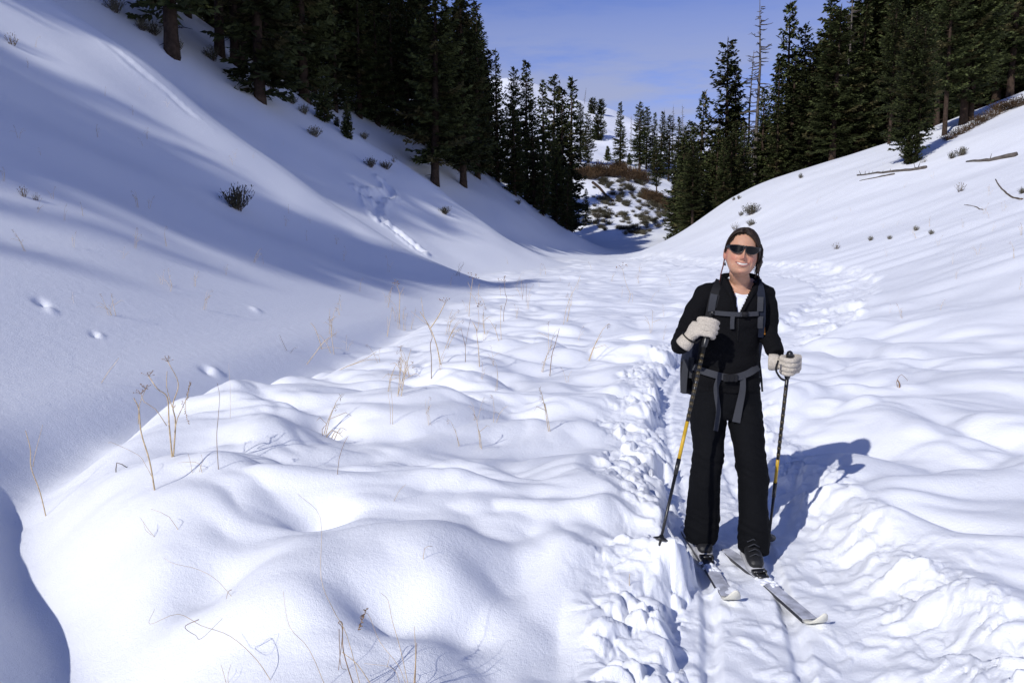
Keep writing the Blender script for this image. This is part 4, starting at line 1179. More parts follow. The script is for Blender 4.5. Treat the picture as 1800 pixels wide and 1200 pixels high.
nr = NB - 1
for i in range(nr - 1):
    for j in range(NA):
        j2 = (j + 1) % NA; body.f.append((b0 + i * NA + j, b0 + (i + 1) * NA + j, b0 + (i + 1) * NA + j2, b0 + i * NA + j2))
body.f.append(tuple(b0 + j for j in range(NA))); body.f.append(tuple(b0 + (nr - 1) * NA + j for j in reversed(range(NA))))
body.tube([HW(.0, .024, -.04), HW(0, .028, -.09), P(1301, 493, 4.035), P(1299, 520, 4.06)], [.049, .047, .050, .064], 24)     # neck
for s in (-1, 1):                                                                                                        # ears
    body.rings([(HW(s * .066, .006, -.010), hy * .010, hz * .018), (HW(s * .076, .010, -.008), hy * .016, hz * .030), (HW(s * .086, .016, -.005), hy * .015, hz * .029), (HW(s * .089, .018, -.004), hy * .006, hz * .015)], 14)
body.rings(torso_rings(.022)[::-1], 28)
body.rings([ringpx(1222, 1332, 655, 4.075, .1), ringpx(1220, 1333, 690, 4.08, .1), ringpx(1222, 1332, 720, 4.08, .095)][::-1], 28)
arm_tube(body, R_ARM[:-1], -.014, 14); arm_tube(body, L_ARM[:-1], -.014, 14)
for leg in (R_LEG, L_LEG): body.rings([ringpx(*q, inset=.022) for q in leg][::-1], 20)
def face(co, no):
    q = (co - np.array(HC)) @ HROT.T
    x, y, z = q[:, 0], q[:, 1], q[:, 2]
    front = sstep(.02, -.04, y) * (np.abs(x) < .085) * (z > -.13) * (z < .14)
    def ga(cx, cz, wx, wz): return np.exp(-((x - cx) / wx) ** 2 - ((z - cz) / wz) ** 2)
    f = .026 * ga(0, -.0175, .0095, .0105) + .017 * ga(0, -.002, .0075, .017) + .008 * ga(0, .016, .008, .014)
    f += .011 * (ga(-.0115, -.0225, .006, .006) + ga(.0115, -.0225, .006, .006)) - .006 * (ga(-.006, -.0295, .0035, .003) + ga(.006, -.0295, .0035, .003))
    f += -.007 * (ga(-.032, .016, .018, .011) + ga(.032, .016, .018, .011)) + .004 * (ga(-.03, .036, .025, .009) + ga(.03, .036, .025, .009))
    f += .0065 * (ga(-.044, -.024, .018, .016) + ga(.044, -.024, .018, .016))
    f += .006 * ga(0, -.048, .032, .013) - .003 * ga(0, -.072, .022, .006) + .007 * ga(0, -.090, .022, .014)
    f += -.0055 * (ga(-.040, -.046, .005, .014) + ga(.040, -.046, .005, .014)) - .004 * (ga(-.027, -.031, .005, .010) + ga(.027, -.031, .005, .010))
    f += -.0045 * np.exp(-((z + .0475 - .9 * x * x * 8) / .0055) ** 2) * (np.abs(x) < .031)
    disp = (f * front)[:, None] * (-HROT[1])[None, :]
    co = co + disp
    t = np.tile(np.array([.50, .275, .18]), (len(co), 1))
    ck = (ga(-.043, -.022, .020, .018) + ga(.043, -.022, .020, .018)) * front
    ns = ga(0, -.018, .016, .014) * front
    ch = ga(0, -.088, .02, .012) * front
    red = np.array([.48, .155, .115])
    k = np.clip(.62 * ck + .6 * ns + .25 * ch, 0, .8)[:, None]
    t = t * (1 - k) + red * k
    ear = (np.abs(x) > .069) & (z > -.04) & (z < .03) & (np.abs(y) < .05)
    t[ear] = t[ear] * .5 + red * .5
    m = .04 * fbm(x * 60, z * 60 + y * 40, 2, 50)
    return co, np.clip(t * (1 + m[:, None]), 0, 1)
BODY, body_w = remesh(body, "body", .0034, 5, M_SKIN, person, SK, face, .5)
BV = bvh_of(BODY, SK)
def fy(x, z, off=.001, default=-.09):
    hitp = BV.ray_cast(HW(x, -.3, z), hy)
    if hitp[0] is None: return default
    return (hitp[0] - HC).dot(hy) - off

# mouth: open smile with an arc of teeth between the lips
def arc_strip(zt, zb, hw, off, n=17, m=4):
    g = []
    for j in range(m):
        row = []
        for i in range(n):
            x = -hw + 2 * hw * i / (n - 1); a = abs(x / hw)
            zz = zt(x) + (zb(x) - zt(x)) * j / (m - 1)
            row.append(HW(x, fy(x, zz, off), zz))
        g.append(row)
    return g
cz = lambda x: -.0475 + 6.5 * x * x
mo = MB(); mo.grid(arc_strip(lambda x: cz(x) + .0042 * max(0, 1 - (x / .0315) ** 2) ** .5, lambda x: cz(x) - .0082 * max(0, 1 - (x / .0315) ** 2) ** .5, .0312, .0012))
mo.build("mouth", mat("mouth_inside", (.07, .015, .013), .5, .3), person, SK)
te = MB(); te.grid(arc_strip(lambda x: cz(x) + .0034 * (1 - (x / .0265) ** 2) ** .5 if abs(x) < .0265 else cz(x), lambda x: cz(x) - .0046 * (1 - (x / .0265) ** 2) ** .5 if abs(x) < .0265 else cz(x), .0255, .0026))
te.build("teeth", M_TEETH, person, SK)
for nm, sgn in (("upper_lip", 1), ("lower_lip", -1)):
    lp = MB(); pts, rr = [], []
    for i in range(15):
        x = -.034 + .068 * i / 14; e = max(0, 1 - (x / .0345) ** 2)
        z = cz(x) + sgn * ((.0055 if sgn > 0 else .0092) * e ** .6)
        pts.append(HW(x, fy(x, z, .0012), z)); rr.append(.0009 + (.0018 if sgn > 0 else .0030) * e ** .7)
    lp.tube(pts, rr, 8); lp.build(nm, M_LIP, person, SK)

# hair: smooth cap, combed strands, side lock over the ear, thin plait on the other side
def hairline(sx, sy):
    if sy > .25: return -.55
    if sx > 0: z = .80 - .25 * sx - 1.15 * max(0, sx - .42)
    else: z = .80 + .18 * sx - 1.1 * max(0, -sx - .55)
    if sy > -.25: z -= (sy + .25) * 1.4
    return z
cap = MB(); gi = {}
nT, nP = 40, 72
for i in range(nT + 1):
    th = math.pi * .84 * i / nT
    for j in range(nP):
        ph = 2 * math.pi * j / nP; d = (math.sin(th) * math.cos(ph), math.sin(th) * math.sin(ph), math.cos(th))
        if d[2] < hairline(d[0], d[1]): continue
        edge = min(1, (d[2] - hairline(d[0], d[1])) / .25)
        p = Vector(headpt(d)); s = 1 + (.012 + .075 * edge) * (1 if d[2] > -.2 else .8)
        gi[(i, j)] = len(cap.v); cap.v.append(HW(*(p * s)))
for (i, j) in list(gi):
    k = [(i, j), (i + 1, j), (i + 1, (j + 1) % nP), (i, (j + 1) % nP)]
    if all(q in gi for q in k): cap.f.append(tuple(gi[q] for q in k))
hair = cap.build("hair", M_HAIR, person, SK)
HR = random.Random(3)
def slerp(a, b, t):
    a, b = Vector(a).normalized(), Vector(b).normalized(); w = math.acos(max(-1, min(1, a.dot(b))))
    return (a * math.sin((1 - t) * w) + b * math.sin(t * w)) / max(math.sin(w), 1e-6)
st = MB()
for k in range(330):
    right = HR.random() < .6
    y0 = HR.uniform(-.62, .5)
    a = Vector((-.12 + HR.uniform(-.04, .04), y0, .9)).normalized()
    if right: b = Vector((.97, HR.uniform(-.28, .55), HR.uniform(-.35, .12)))
    else: b = Vector((-.95, HR.uniform(-.02, .6), HR.uniform(-.05, .25)))
    lift = HR.uniform(1.07, 1.13)
    pts = [HW(*(Vector(headpt(slerp(a, b, t))) * (lift + .012 * math.sin(3.1 * t)))) for t in np.linspace(0, 1, 8)]
    rr = [.0012, .0022, .0028, .003, .003, .0028, .0025, .0018]
    if right and HR.random() < .5:
        e = pts[-1]; L = HR.uniform(.025, .075)
        pts += [e + hx * (.006 + .004 * HR.random()) - hz * L * .5, e + hx * HR.uniform(-.004, .014) - hz * L]; rr = rr + [.002, .0005]
    st.tube(pts, rr, 5)
st.build("hair_strands", M_HAIR, hair, (0, 0, 0)) if False else None
_hs = st.build("hair_strand", M_HAIR, hair, SK)
_hs["kind"] = "stuff"
lk = MB()
for k in range(130):
    s = HR.random(); p0 = HW(.070 + .012 * HR.random(), HR.uniform(-.03, .05), HR.uniform(.0, .06)); L = HR.uniform(.045, .082)
    lk.tube([p0, p0 + hx * .013 - hz * L * .4, p0 + hx * HR.uniform(.010, .022) - hz * L * .75 + hy * .005, p0 + hx * HR.uniform(-.014, .026) - hz * L + hy * .008], [.0018, .0022, .0018, .0005], 4)
_o = lk.build("side_lock", M_HAIR, hair, SK); _o["kind"] = "stuff"
pl = MB(); pl.tube([HW(-.078, .03, -.01), P(1271, 468, 3.98), P(1267, 482, 3.99), P(1265, 496, 4.0)], [.003, .0032, .003, .002], 6); pl.build("thin_plait", mat("reddish_plait", (.10, .025, .02), .7, .2), hair, SK)
for (u, v) in ((1274.5, 463), (1329, 473)):
    e = MB(); c = P(u, v, 3.96)
    e.tube([c + Vector((0, 0, .02)), c + Vector((0, 0, .008))], .0007, 4); e.tube([c + Vector((0, 0, .008)), c, c - Vector((0, 0, .008)), c - Vector((0, 0, .012))], [.0008, .004, .005, .001], 8)
    e.build("earring", M_FRAME, person, SK)

# shirt
sh = MB(); sh.rings(torso_rings(.009, 3, 8)[::-1] + [(P(1300, 507, 4.055), Vector((.086, 0, 0)), Vector((0, .080, .03)), 2.2), (P(1301, 503, 4.05), Vector((.066, 0, 0)), Vector((0, .070, .045)), 2.0)], 36)
sh.build("shirt", M_SHIRT, person, SK)
nk = MB(); nkp = []
for k in range(33):
    t = 2 * math.pi * k / 32
    nkp.append(P(1301, 502, 4.05) + Vector((math.cos(t) * .0640, math.sin(t) * .070, math.sin(t) * .048)))
nk.tube(nkp, .0062, 8, False); nk.build("neck_band", M_SHIRT, person, SK)

# jacket
jk = MB(); jk.rings(torso_rings()[::-1], 36); arm_tube(jk, R_ARM); arm_tube(jk, L_ARM)
for arm in (R_ARM, L_ARM):
    c = P(*arm[0][:3]); jk.rings([(c + Vector((0, 0, z)), Vector((r, 0, 0)), Vector((0, r, 0))) for z, r in ((-.06, .02), (-.045, .05), (0, .064), (.03, .05), (.045, .02))], 16)
def px_of(co):
    c, s = math.cos(PITCH), math.sin(PITCH); dz = co[:, 2] - CAM_Z
    f = co[:, 1] * c - dz * s; up = co[:, 1] * s + dz * c
    return 900 + F_PX * co[:, 0] / f, 600 - F_PX * up / f
def folds(co, no):
    u, v = px_of(co)
    d = .007 * pn(co[:, 0] * 9 + co[:, 2] * 6, co[:, 2] * 16 - co[:, 0] * 7 + co[:, 1] * 6, 51)
    arm_r = (u < 1225) & (v > 560); arm_l = (u > 1336) & (v > 560)
    d += np.where(arm_r | arm_l, .009 * np.abs(pn(co[:, 2] * 26 + co[:, 0] * 12, co[:, 1] * 14, 52)), 0)
    d += .010 * np.abs(pn(co[:, 0] * 5 + .4 * co[:, 1], co[:, 2] * 20 + co[:, 0] * 5, 53)) * sstep(600, 650, v)
    return co + no * d[:, None], None
JACKET, jw = remesh(jk, "jacket", .0065, 4, M_JACKET, person, SK, folds)
# the half zip stands open in a V over the shirt
bmj = bmesh.new(); bmj.from_mesh(JACKET.data); kill = []
for f in bmj.faces:
    c = f.calc_center_median() + SK
    u, v = uv_of(c.x, c.y, c.z)
    if c.y < 4.09 and 470 < v < 552:
        l = np.interp(v, [470, 492, 520, 552], [1278, 1281, 1293, 1297]); r_ = np.interp(v, [470, 492, 520, 552], [1330, 1328, 1314, 1299])
        if l < u < r_: kill.append(f)
    elif v < 500 and abs(u - 1303) < 24 and c.z > P(1303, 500, 4.08).z: kill.append(f)
bmesh.ops.delete(bmj, geom=kill, context="FACES"); bmj.to_mesh(JACKET.data); bmj.free()
JB = bvh_of(JACKET, SK)
def ribbon(mb, pts, width, thick=.0025, facing=None):
    pts = [Vector(p) for p in pts]; n = len(pts); rows = []
    for i, p in enumerate(pts):
        t = (pts[min(i + 1, n - 1)] - pts[max(i - 1, 0)]).normalized()
        f = facing or (Vector((0, 0, CAM_Z)) - p).normalized()
        s = t.cross(f).normalized(); w = (width[i] if hasattr(width, "__len__") else width) / 2
        nn = s.cross(t).normalized()
        rows.append((p - s * w + nn * thick, p + s * w + nn * thick, p + s * w - nn * thick, p - s * w - nn * thick))
    b = len(mb.v)
    for r_ in rows: mb.v += list(r_)
    for i in range(n - 1):
        for k in range(4):
            k2 = (k + 1) % 4; mb.f.append((b + i * 4 + k, b + i * 4 + k2, b + (i + 1) * 4 + k2, b + (i + 1) * 4 + k))
    mb.f.append((b, b + 1, b + 2, b + 3)); e = b + (n - 1) * 4; mb.f.append((e + 3, e + 2, e + 1, e))
TARGETS = [JB]
def hug(u, v, off=.006, Y=4.0):
    o = Vector((0, 0, CAM_Z)); d = Vector(ray(u, v)).normalized(); best = None
    for t in TARGETS:
        h = t.ray_cast(o, d)
        if h[0] is not None and (best is None or h[3] < best[1]): best = (h[0], h[3])
    return (best[0] if best else P(u, v, Y)) - d * off
def dense(uv, k=4):
    out = []
    for (a, b), (c, d) in zip(uv[:-1], uv[1:]):
        out += [(a + (c - a) * t / k, b + (d - b) * t / k) for t in range(k)]
    return out + [uv[-1]]
def smooth_pts(p, it=2):
    for _ in range(it):
        p = [p[0]] + [(p[i - 1] + p[i] * 2 + p[i + 1]) / 4 for i in range(1, len(p) - 1)] + [p[-1]]
    return p
# stand up collar, its two ends folded open
co_ = MB()
COLL = [(1296, 551, 3.945, .010), (1291, 524, 3.955, .022), (1284, 503, 3.975, .042), (1275, 490, 4.01, .050), (1272, 484, 4.07, .048), (1286, 482, 4.13, .046), (1303, 481, 4.145, .046), (1320, 483, 4.125, .046),
        (1331, 487, 4.07, .044), (1330, 494, 4.01, .042), (1321, 508, 3.975, .034), (1312, 527, 3.955, .020), (1300, 551, 3.945, .010)]
cp = _cr3([P(u, v + 4, Y) for u, v, Y, w in COLL], 4); cw = np.interp(np.linspace(0, 12, len(cp)), range(13), [w for *_, w in COLL])
cen = P(1302, 495, 4.055); rows = [[], [], [], []]
for p, w in zip(cp, cw):
    out = Vector((p.x - cen.x, (p.y - cen.y), 0)); out = out.normalized() if out.length > .01 else Vector((0, -1, 0))
    up = (Vector((0, 0, .8)) + out * .25).normalized()
    lo, hi = p - Vector((0, 0, w * .55)) + out * .012, p + up * w * .45
    rows[0].append(lo - out * .003); rows[1].append(hi); rows[2].append(hi + out * .006 - Vector((0, 0, .003))); rows[3].append(lo + out * .006)
co_.grid(rows); co_.build("collar", M_JACKET, person, SK)
for edge in ([(1284, 503), (1288, 513), (1292, 523), (1294, 537), (1296.5, 553)], [(1324, 503), (1319, 513), (1313.5, 525), (1306, 539), (1299, 553)]):
    sgn = -1 if edge[0][0] < 1300 else 1
    pts = smooth_pts([hug(u + sgn * 3.5, v, .004, 3.955) for u, v in dense(edge, 3)], 4)
    pm = MB(); ribbon(pm, pts, .021, .003); pm.build("placket", M_JACKET, person, SK)
zp = MB(); zp.tube([hug(1297.5, 553, .002), hug(1297.5, 575, .003), hug(1297, 600, .003)], .0022, 6); zp.build("zip", M_BLACK, person, SK)

# trousers
tr = MB(); tr.rings([ringpx(1222, 1332, 655, 4.075, .112), ringpx(1217, 1335, 690, 4.08, .118), ringpx(1213, 1336, 712, 4.08, .116), ringpx(1216, 1334, 730, 4.075, .10)][::-1], 36)
for leg in (R_LEG, L_LEG): tr.rings([ringpx(*q, e=2.1) for q in leg][::-1], 28)
def creases(co, no):
    u, v = px_of(co)
    d = .007 * pn(co[:, 0] * 8 + co[:, 2] * 2, co[:, 2] * 5 + co[:, 1] * 8, 54)
    knee = np.exp(-((v - 815) / 40) ** 2) + np.exp(-((v - 930) / 30) ** 2) + .6 * np.exp(-((v - 735) / 25) ** 2)
    d += .015 * knee * np.abs(pn(co[:, 2] * 20 + co[:, 0] * 8, co[:, 0] * 5 + co[:, 1] * 9, 55))
    return co + no * d[:, None], None
TROU, tw = remesh(tr, "trousers", .0075, 4, M_TROUSER, person, SK, creases)
TARGETS.append(bvh_of(TROU, SK))

# --- skis with bindings, boots
def ski(label, uvt, uvc, tipuv, toe_t):
    a2, c2 = floor_hit(*uvt, .025), floor_hit(*uvc, .025)
    A_, C_ = Vector((a2[0], a2[1], .004)), Vector((c2[0], c2[1], .004))
    d = (C_ - A_).normalized(); s = Vector((d.y, -d.x, 0)); up = Vector((0, 0, 1))
    root = thing("ski", label, "ski", (A_ + C_) / 2 * 1.0)
    o = root.location.copy(); L = (C_ - A_).length; w = .036
    ed, tp_ = MB(), MB()
    rows = []
    for t in np.linspace(0, 1, 12):
        ww = w * (1 - .10 * math.sin(math.pi * t)) * (.72 if t == 0 else 1); p = A_ + d * (L * t) + up * (.004 * math.sin(math.pi * t))
        rows.append((p, ww))
    for mb, z0, z1, k in ((ed, -.004, .010, 1.0), (tp_, .0095, .0125, .93)):
        b = len(mb.v)
        for p, ww in rows:
            mb.v += [p - s * ww * k + up * z0, p + s * ww * k + up * z0, p + s * ww * k * .97 + up * z1, p - s * ww * k * .97 + up * z1]
        for i in range(len(rows) - 1):
            for q in range(4): mb.f.append((b + i * 4 + q, b + i * 4 + (q + 1) % 4, b + (i + 1) * 4 + (q + 1) % 4, b + (i + 1) * 4 + q))
        mb.f += [(b + 3, b + 2, b + 1, b), tuple(b + (len(rows) - 1) * 4 + q for q in range(4))]
    ed.build("ski_edge", M_SKIE, root, o, False); tp_.build("ski_top", M_SKI, root, o, False)
    tm = MB(); b = 0; prof = [(0, 0, 1.0), (.03, .005, 1.02), (.06, .019, .96), (.085, .040, .80), (.10, .060, .52), (.107, .074, .18)]
    for f, h, k in prof:
        p = C_ + d * f + up * h
        tm.v += [p - s * w * k + up * .002, p + s * w * k + up * .002, p + s * w * k + up * .011, p - s * w * k + up * .011]
    for i in range(len(prof) - 1):
        for q in range(4): tm.f.append((i * 4 + q, i * 4 + (q + 1) % 4, (i + 1) * 4 + (q + 1) % 4, (i + 1) * 4 + q))
    tm.f += [(3, 2, 1, 0), tuple((len(prof) - 1) * 4 + q for q in range(4))]
    tm.build("ski_tip", M_TIP, root, o, True)
    # boot on the ski
    toe = A_ + d * (L * toe_t) + up * .014
    sd_, ss_ = d, s
    q_ = Vector((toe.x, toe.y, 0)).normalized() * -1.0
    d = (d * .45 + q_ * .55).normalized(); s = Vector((d.y, -d.x, 0))
    bt, so = MB(), MB()
    sec = [(-.265, .024, .050, .10), (-.245, .032, .055, .115), (-.20, .035, .058, .115), (-.15, .036, .056, .10), (-.10, .039, .045, .08), (-.05, .040, .033, .066), (-.02, .036, .027, .055), (0, .022, .018, .038)]
    for f, hw, hh, top in sec: pass
    bt.rings([(toe + d * f + up * (.026 + hh * .75), s * hw, up * hh * .78, 2.6) for f, hw, hh, top in sec], 18)
    bt.rings([(toe + d * -.21 + up * z, d * -.044, s * .036, 2.2) for z in (.05, .09, .125, .14)], 18)
    so.rings([(toe + d * f + up * .018, s * (hw + .004), up * .014, 4) for f, hw, hh, top in [(-.283, .022, 0, 0)] + sec[1:-1] + [(.006, .022, 0, 0)]], 16)
    boot = thing("ski_boot", "black ski boot with a grey sole rim clipped to the " + label.split(" ski")[0] + " ski", "boot", toe)
    bt.build("upper", M_BOOT, boot, toe); so.build("sole", M_SOLE, boot, toe)
    for q in range(4):
        lc = MB(); f = -.11 + .022 * q; z = .082 + .022 * (3 - q) * .75
        lc.tube([toe + d * f + s * .028 + up * (z - .012), toe + d * (f + .004) + up * (z + .004), toe + d * f - s * .028 + up * (z - .012)], .003, 5); lc.build("lace", M_GREY, boot, toe)
    d, s = sd_, ss_
    bi = MB(); bi.box(toe + d * .035 + up * .006, d * .034, s * .026, up * .011); bi.box(toe + d * .02 + up * .022, d * .014, s * .034, up * .007)
    bi.tube([toe + d * .06 - s * .022 + up * .015, toe + d * .015 - s * .03 + up * .03, toe + d * .015 + s * .03 + up * .03, toe + d * .06 + s * .022 + up * .015], .004, 6)
    bo = bi.build("binding", M_FRAME, root, o)
    bl = MB(); bl.tube([toe + d * .012 - s * .03 + up * .02, toe + d * .05 - s * .008 + up * .035], .004, 6); bl.build("bail", M_METAL, bo, o)
    sn = MB()
    rg = random.Random(int(uvt[0]))
    for q in range(34):
        p = toe + d * rg.uniform(.03, .15) ** 1.0 + s * rg.uniform(-.03, .03) + up * rg.uniform(-.006, .004); r_ = rg.uniform(.008, .024)
        ra = rg.uniform(0, 3); ca, sa = math.cos(ra), math.sin(ra)
        sn.rings([(p + up * r_ * h * .45, (s * ca + d * sa) * r_ * k, (d * ca - s * sa) * r_ * k * rg.uniform(.6, 1.1)) for h, k in ((-1, .2), (-.3, .95), (.4, .8), (1, .25))], 7)
    so_ = sn.build("snow_clump", M_SNOW, root, o); so_["kind"] = "stuff"
    return root
ski("shorter looking ski under the right boot, nearer the shaded trail edge", (1198, 916), (1281, 1043), (1305, 1022), .565)
ski("longer looking ski under the left boot, pointing to the lower right", (1276, 961), (1424, 1083), (1450, 1065), .42)

# --- gloves closed round the grips
def fist(name, G, A, K, F, W, palm_f, thumb, label):
    mb = MB(); fr = .0125
    for i, h in enumerate((.036, .012, -.012, -.035)):
        c = G + A * h; ln = (1, 1.06, 1.02, .86)[i]
        pts = [c + K * .052 + F * (palm_f * .4), c + K * .040 * ln + F * (.016 + palm_f * .6), c + K * .012 + F * .036 * ln, c - K * .018 * ln + F * .034, c - K * .037 * ln + F * .014, c - K * .032 * ln - F * .006]
        pp = _cr3(pts, 4); mb.tube(pp, [fr * (1.12 - .22 * k / len(pp)) for k in range(len(pp))], 12)
        e = pp[-1]; t = (pp[-1] - pp[-2]).normalized(); mb.rings([(e + t * q, A * r_, t.cross(A).normalized() * r_) for q, r_ in ((0, fr * .9), (.006, fr * .7), (.010, fr * .3))], 10)
    kn = G + K * .050 + F * palm_f * .5
    mid = kn.lerp(W, .5) + F * palm_f * .25
    ax = (W - kn).normalized(); tx = ax.cross(A).normalized(); ay = tx.cross(ax).normalized()
    mb.rings([(kn - ax * .012, ay * .030, tx * .010, 2.4), (kn, ay * .048, tx * .019, 2.6), (mid, ay * .045, tx * .022, 2.5), (kn.lerp(W, .82), ay * .036, tx * .024, 2.2), (W, ay * .032, tx * .028, 2), (W + ax * .03, ay * .034, tx * .031, 2), (W + ax * .05, ay * .037, tx * .034, 2)], 20)
    tp = _cr3([mid + A * .012 - F * .006] + [G + A * a + K * k + F * f for a, k, f in thumb], 4)
    mb.tube(tp, [.0155 - .0035 * k / len(tp) for k in range(len(tp))], 12)
    o, w = remesh(mb, name, .0026, 5, M_WOOL, person, SK, lambda co, no: (co + no * (.0010 * pn(co[:, 0] * 180, co[:, 2] * 180 + co[:, 1] * 90, 56))[:, None], None), .45)
    cu = MB(); cu.rings([(W + ax * q, ay * r_, tx * r_ * .9) for q, r_ in ((.012, .036), (.02, .040), (.045, .043), (.058, .042), (.062, .036))], 20); cu.build("glove_cuff", M_WOOL, o, SK)
    return ax, ay, tx, kn

def pole(label, top, bot, marks, hand_h):
    T, B = top, bot; A = (T - B).normalized(); L = (T - B).length
    root = thing("ski_pole", label, "ski pole", B); o = B
    side = A.cross(Vector((0, 1, 0))).normalized(); fw = side.cross(A).normalized()
    gr = MB(); gr.rings([(T - A * f, side * r_, fw * r_ * 1.15, 2.2) for f, r_ in ((0, .006), (.006, .013), (.02, .017), (.035, .0165), (.05, .0145), (.07, .0155), (.09, .0145), (.11, .0155), (.13, .0145), (.145, .012), (.15, .009))], 14); gr.build("grip", M_FRAME, root, o)
    y0, y1, j = marks                                   # heights along the pole of the yellow part and of the joint
    def seg(nm, a, b, ra, rb, m):
        s = MB(); s.tube([B + A * a, B + A * b], [ra, rb], 12); return s.build(nm, m, root, o)
    up_ = seg("upper_shaft", y1, L - .145, .0085, .0095, M_SHAFT)
    for k in range(11):
        z = y1 + .02 + (L - .19 - y1) * k / 11.0
        g2 = MB(); g2.rings([(B + A * (z + q), side * .0097, fw * .0097) for q in (0, .016)], 12); g2.build("gold_mark", M_GOLD, up_, o)
    seg("yellow_shaft", y0, y1, .0088, .0088, M_YELLOW); seg("joint", j - .03, y0, .0100, .0105, M_SHAFT); seg("lower_shaft", .0, j - .03, .0060, .0078, M_SHAFT)
    bk = MB()
    cb = B + A * .07
    bk.rings([(cb + A * h, side * r_, fw * r_) for h, r_ in ((-.006, .008), (-.004, .034), (.002, .036), (.012, .012), (.02, .009))], 18); bk.build("basket", M_FRAME, root, o)
    tp = MB(); tp.tube([B, B - A * .03], [.005, .002], 8); tp.build("pole_tip", M_METAL, root, o)
    return root, A

_b1, _b2 = hit(1156, 962, True), hit(1350, 953, True)
RT, RB = P(1249, 559, 3.84), _b1 + Vector((0, 0, -.03))
LT, LB = P(1389, 617, 3.83), _b2 + Vector((0, 0, -.03))
rp, rA = pole("ski pole with a yellow band slanting away from the raised right hand", RT, RB, (.445, .625, .40), .1)
lp_, lA = pole("ski pole with a yellow band, nearly upright, below the lowered left hand", LT, LB, (.42, .56, .36), .1)
F0 = Vector((-.28, -.96, 0)).normalized()
def frame_for(A, K):
    K = (K - A * K.dot(A)).normalized(); F = K.cross(A)
    if F.dot(F0) < 0: F = -F
    return K, F.normalized()
rG = RT - rA * .058
K, F = frame_for(rA, Vector((-1, .1, -.10)))
rW = P(1213, 591, 3.84)
r_ax, r_ay, r_tx, r_kn = fist("glove", rG, rA, K, F, rW, .018, [(.040, .012, -.026), (.046, -.018, -.026), (.040, -.040, -.008)], "")
lG = LT - lA * .070
K2, F2 = frame_for(lA, Vector((1, -.2, 0)))
lW = P(1374, 637, 3.885)
l_ax, l_ay, l_tx, l_kn = fist("glove", lG, lA, K2, F2, lW, -.030, [(.030, -.020, -.012), (.028, -.034, .012), (.020, -.016, .033), (.012, -.004, .037)], "")
for W, ax, ay, tx, root, G, A, off in ((rW, r_ax, r_ay, r_tx, rp, rG, rA, .008), (lW, l_ax, l_ay, l_tx, lp_, lG, lA, .0)):
    sb = MB(); pts = []
    c = W + ax * off
    for k in range(17):
        t = 2 * math.pi * k / 16; pts.append(c + ay * (.0385 * math.cos(t)) + tx * (.0345 * math.sin(t)))
    for i in range(16):
        pass
    ribbon(sb, pts, .012, .0015, ax); sb.build("wrist_strap", M_BLACK, root, root.location)
    s2 = MB(); s2.tube([c - ay * .030 - tx * .02, c.lerp(G, .5) - A * .05, G - A * .02 ], .004, 6)
    s2.build("strap_tail", M_BLACK, root, root.location)
lb2 = MB(); q0 = lG + A * 0
lb2.tube(_cr3([P(1368, 634, 3.80), P(1364, 650, 3.785), P(1372, 664, 3.78), P(1379, 668, 3.79)], 4), .0055, 6); lb2.build("strap_loop", M_BLACK, lp_, LB)

# --- backpack: worn, a thing of its own
pk_o = P(1270, 690, 4.25)
pack = thing("backpack", "navy and black backpack with grey straps worn on the skier's back", "backpack", pk_o)
pb = MB(); pb.rings([ringpx(ul, ur, v, Y, dp, 3.5) for ul, ur, v, Y, dp in [(1235, 1325, 700, 4.30, .07), (1206, 1330, 690, 4.29, .10), (1200, 1332, 660, 4.29, .12), (1199, 1332, 635, 4.29, .125), (1206, 1336, 600, 4.30, .13), (1222, 1340, 540, 4.30, .125), (1240, 1338, 505, 4.29, .11), (1260, 1325, 494, 4.28, .07)]], 32)
pb.build("pack_body", M_NAVY, pack, pk_o)
pp2 = MB(); pp2.rings([ringpx(1197, 1213, v, 4.22, d_, 3) for v, d_ in ((690, .03), (680, .05), (650, .055), (636, .03))], 16); pp2.build("side_pocket", M_BLACK, pack, pk_o)
def strap(name, uv, wpx, m, off=.008, parent=None, free=None, thick=.0022, k=4):
    d_ = dense(uv, k)
    pts = [hug(u, v, off) for u, v in d_] if free is None else [P(u, v, free) for u, v in d_]
    pts = smooth_pts(pts, 3)
    w = wpx if hasattr(wpx, "__len__") else [wpx] * 2
    ws = [(w[0] + (w[-1] - w[0]) * i / (len(pts) - 1)) * 4.0 / F_PX for i in range(len(pts))]
    mb = MB(); ribbon(mb, pts, ws, thick); return mb.build(name, m, parent or pack, pk_o, False)
ls = strap("shoulder_strap", [(1266, 494), (1258, 512), (1252, 535), (1248, 558), (1240, 584)], 17, M_BLACK, .007, thick=.005)
strap("webbing", [(1255.5, 517), (1252.5, 530), (1250, 548)], 12, M_GREY, .016, ls)
rs = strap("shoulder_strap", [(1331, 493), (1337, 512), (1338, 540), (1338, 565), (1334, 592)], 15, M_NAVY, .007, thick=.005)
strap("webbing", [(1337, 522), (1336.5, 534), (1336, 547)], 10, M_GREY, .016, rs)
strap("webbing", [(1337, 556), (1336.5, 566), (1336, 577)], 9, M_GREY, .016, rs)
cs = strap("chest_strap", [(1248, 549), (1270, 551), (1290, 552.5), (1312, 552.5), (1333, 551)], 8, M_GREY, .014)
strap("strap_tail", [(1288, 556), (1287, 566), (1287, 578)], 7, M_GREY, .014, cs)
cbk = MB(); c = hug(1310, 552.5, .022); cbk.box(c, Vector((.014, 0, 0)), Vector((0, .004, 0)), Vector((0, 0, .012))); cbk.build("buckle", M_BLACK, pack, pk_o)
cbk = MB(); c = hug(1253, 550, .02); cbk.box(c, Vector((.010, 0, 0)), Vector((0, .004, 0)), Vector((0, 0, .010))); cbk.build("slider", M_FRAME, pack, pk_o)
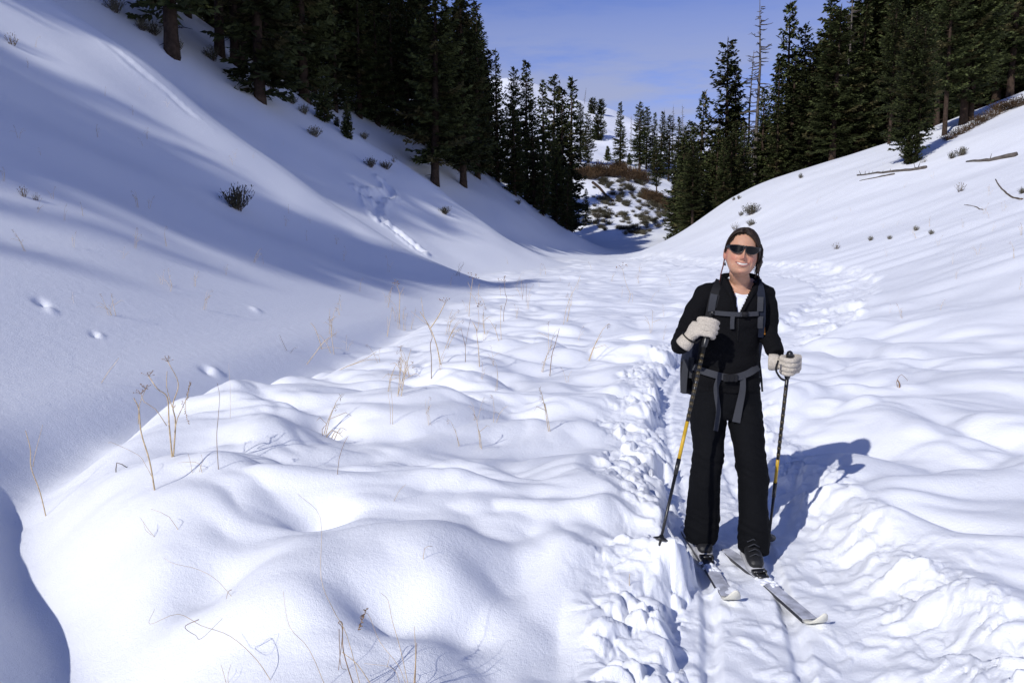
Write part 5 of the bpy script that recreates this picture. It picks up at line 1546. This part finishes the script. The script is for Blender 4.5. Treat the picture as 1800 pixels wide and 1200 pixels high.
strap("hip_belt", [(1220, 645), (1235, 652), (1252, 657), (1270, 662), (1284, 664), (1300, 662), (1318, 655), (1332, 645)], 12, M_GREY, .012, thick=.004)
hb = MB(); c = hug(1284, 664, .026); hb.box(c, Vector((.034, 0, 0)), Vector((0, .006, 0)), Vector((0, 0, .018))); hb.box(c + Vector((-.012, -.008, 0)), Vector((.004, 0, 0)), Vector((0, .003, 0)), Vector((0, 0, .014))); hb.box(c + Vector((.012, -.008, 0)), Vector((.004, 0, 0)), Vector((0, .003, 0)), Vector((0, 0, .014)))
hb.build("hip_buckle", M_BLACK, pack, pk_o, False)
strap("belt_tail", [(1264, 664), (1258, 680), (1260, 700), (1264, 722), (1258, 757)], [9, 8], M_GREY, .016)
strap("belt_tail", [(1306, 662), (1306, 685), (1300, 712), (1294, 742)], [9, 14], M_GREY, .018)
strap("side_strap", [(1206, 632), (1203, 660), (1201, 690)], 11, M_GREY, free=4.14)
strap("side_strap", [(1216, 628), (1214, 650), (1212, 664)], 9, M_GREY, free=4.15)
strap("loose_strap", [(1330, 598), (1334, 630), (1338, 660), (1340, 688)], [4, 3.5], M_BLACK, free=4.03)
strap("zip_tab", [(1342.5, 572), (1343, 580), (1343, 588)], 4, M_ORANGE, .012)

# --- sunglasses
sg_o = HW(0, -.1, .02)
sg = thing("sunglasses", "black wraparound sunglasses on the smiling skier's face", "sunglasses", sg_o)
sy_ = lambda x: -.106 + 7.6 * x * x
def lens(s):
    mb = MB(); g = []; n, m = 16, 7
    for j in range(m + 1):
        row = []
        for i in range(n + 1):
            q = i / n; x = s * (.006 + .064 * q)
            top = .0415 - .006 * q * q - .005 * (1 - q) ** 4; bot = .0215 - .0195 * (math.sin(math.pi * min(1, q * .93 + .06)) ** .55) + .006 * q ** 3
            z = top + (bot - top) * j / m
            row.append((x, z))
        g.append(row)
    fr_ = [[HW(x, sy_(x) - .001, z) for x, z in r_] for r_ in g]; bk_ = [[HW(x, sy_(x) + .003, z) for x, z in r_] for r_ in g]
    mb.grid(fr_ if s < 0 else fr_); mb.grid(bk_)
    mb.build("lens", M_LENS, sg, sg_o)
    rim = [g[0][i] for i in range(n + 1)] + [g[j][n] for j in range(1, m + 1)] + [g[m][i] for i in range(n - 1, -1, -1)] + [g[j][0] for j in range(m - 1, -1, -1)]
    rb_ = MB(); rb_.tube([HW(x, sy_(x), z) for x, z in rim], .0024, 6, False); rb_.build("rim", M_FRAME, sg, sg_o)
    t_ = MB(); ribbon(t_, [HW(s * .069, sy_(.069) + .001, .030), HW(s * .078, -.045, .030), HW(s * .081, -.01, .027), HW(s * .080, .018, .020)], [.018, .013, .008, .006], .002, hx * s); t_.build("temple", M_FRAME, sg, sg_o)
lens(-1); lens(1)
br_ = MB(); br_.tube([HW(-.010, sy_(.01) - .001, .038), HW(0, sy_(0) - .001, .0355), HW(.010, sy_(.01) - .001, .038)], .0042, 8); br_.build("bridge", M_FRAME, sg, sg_o)
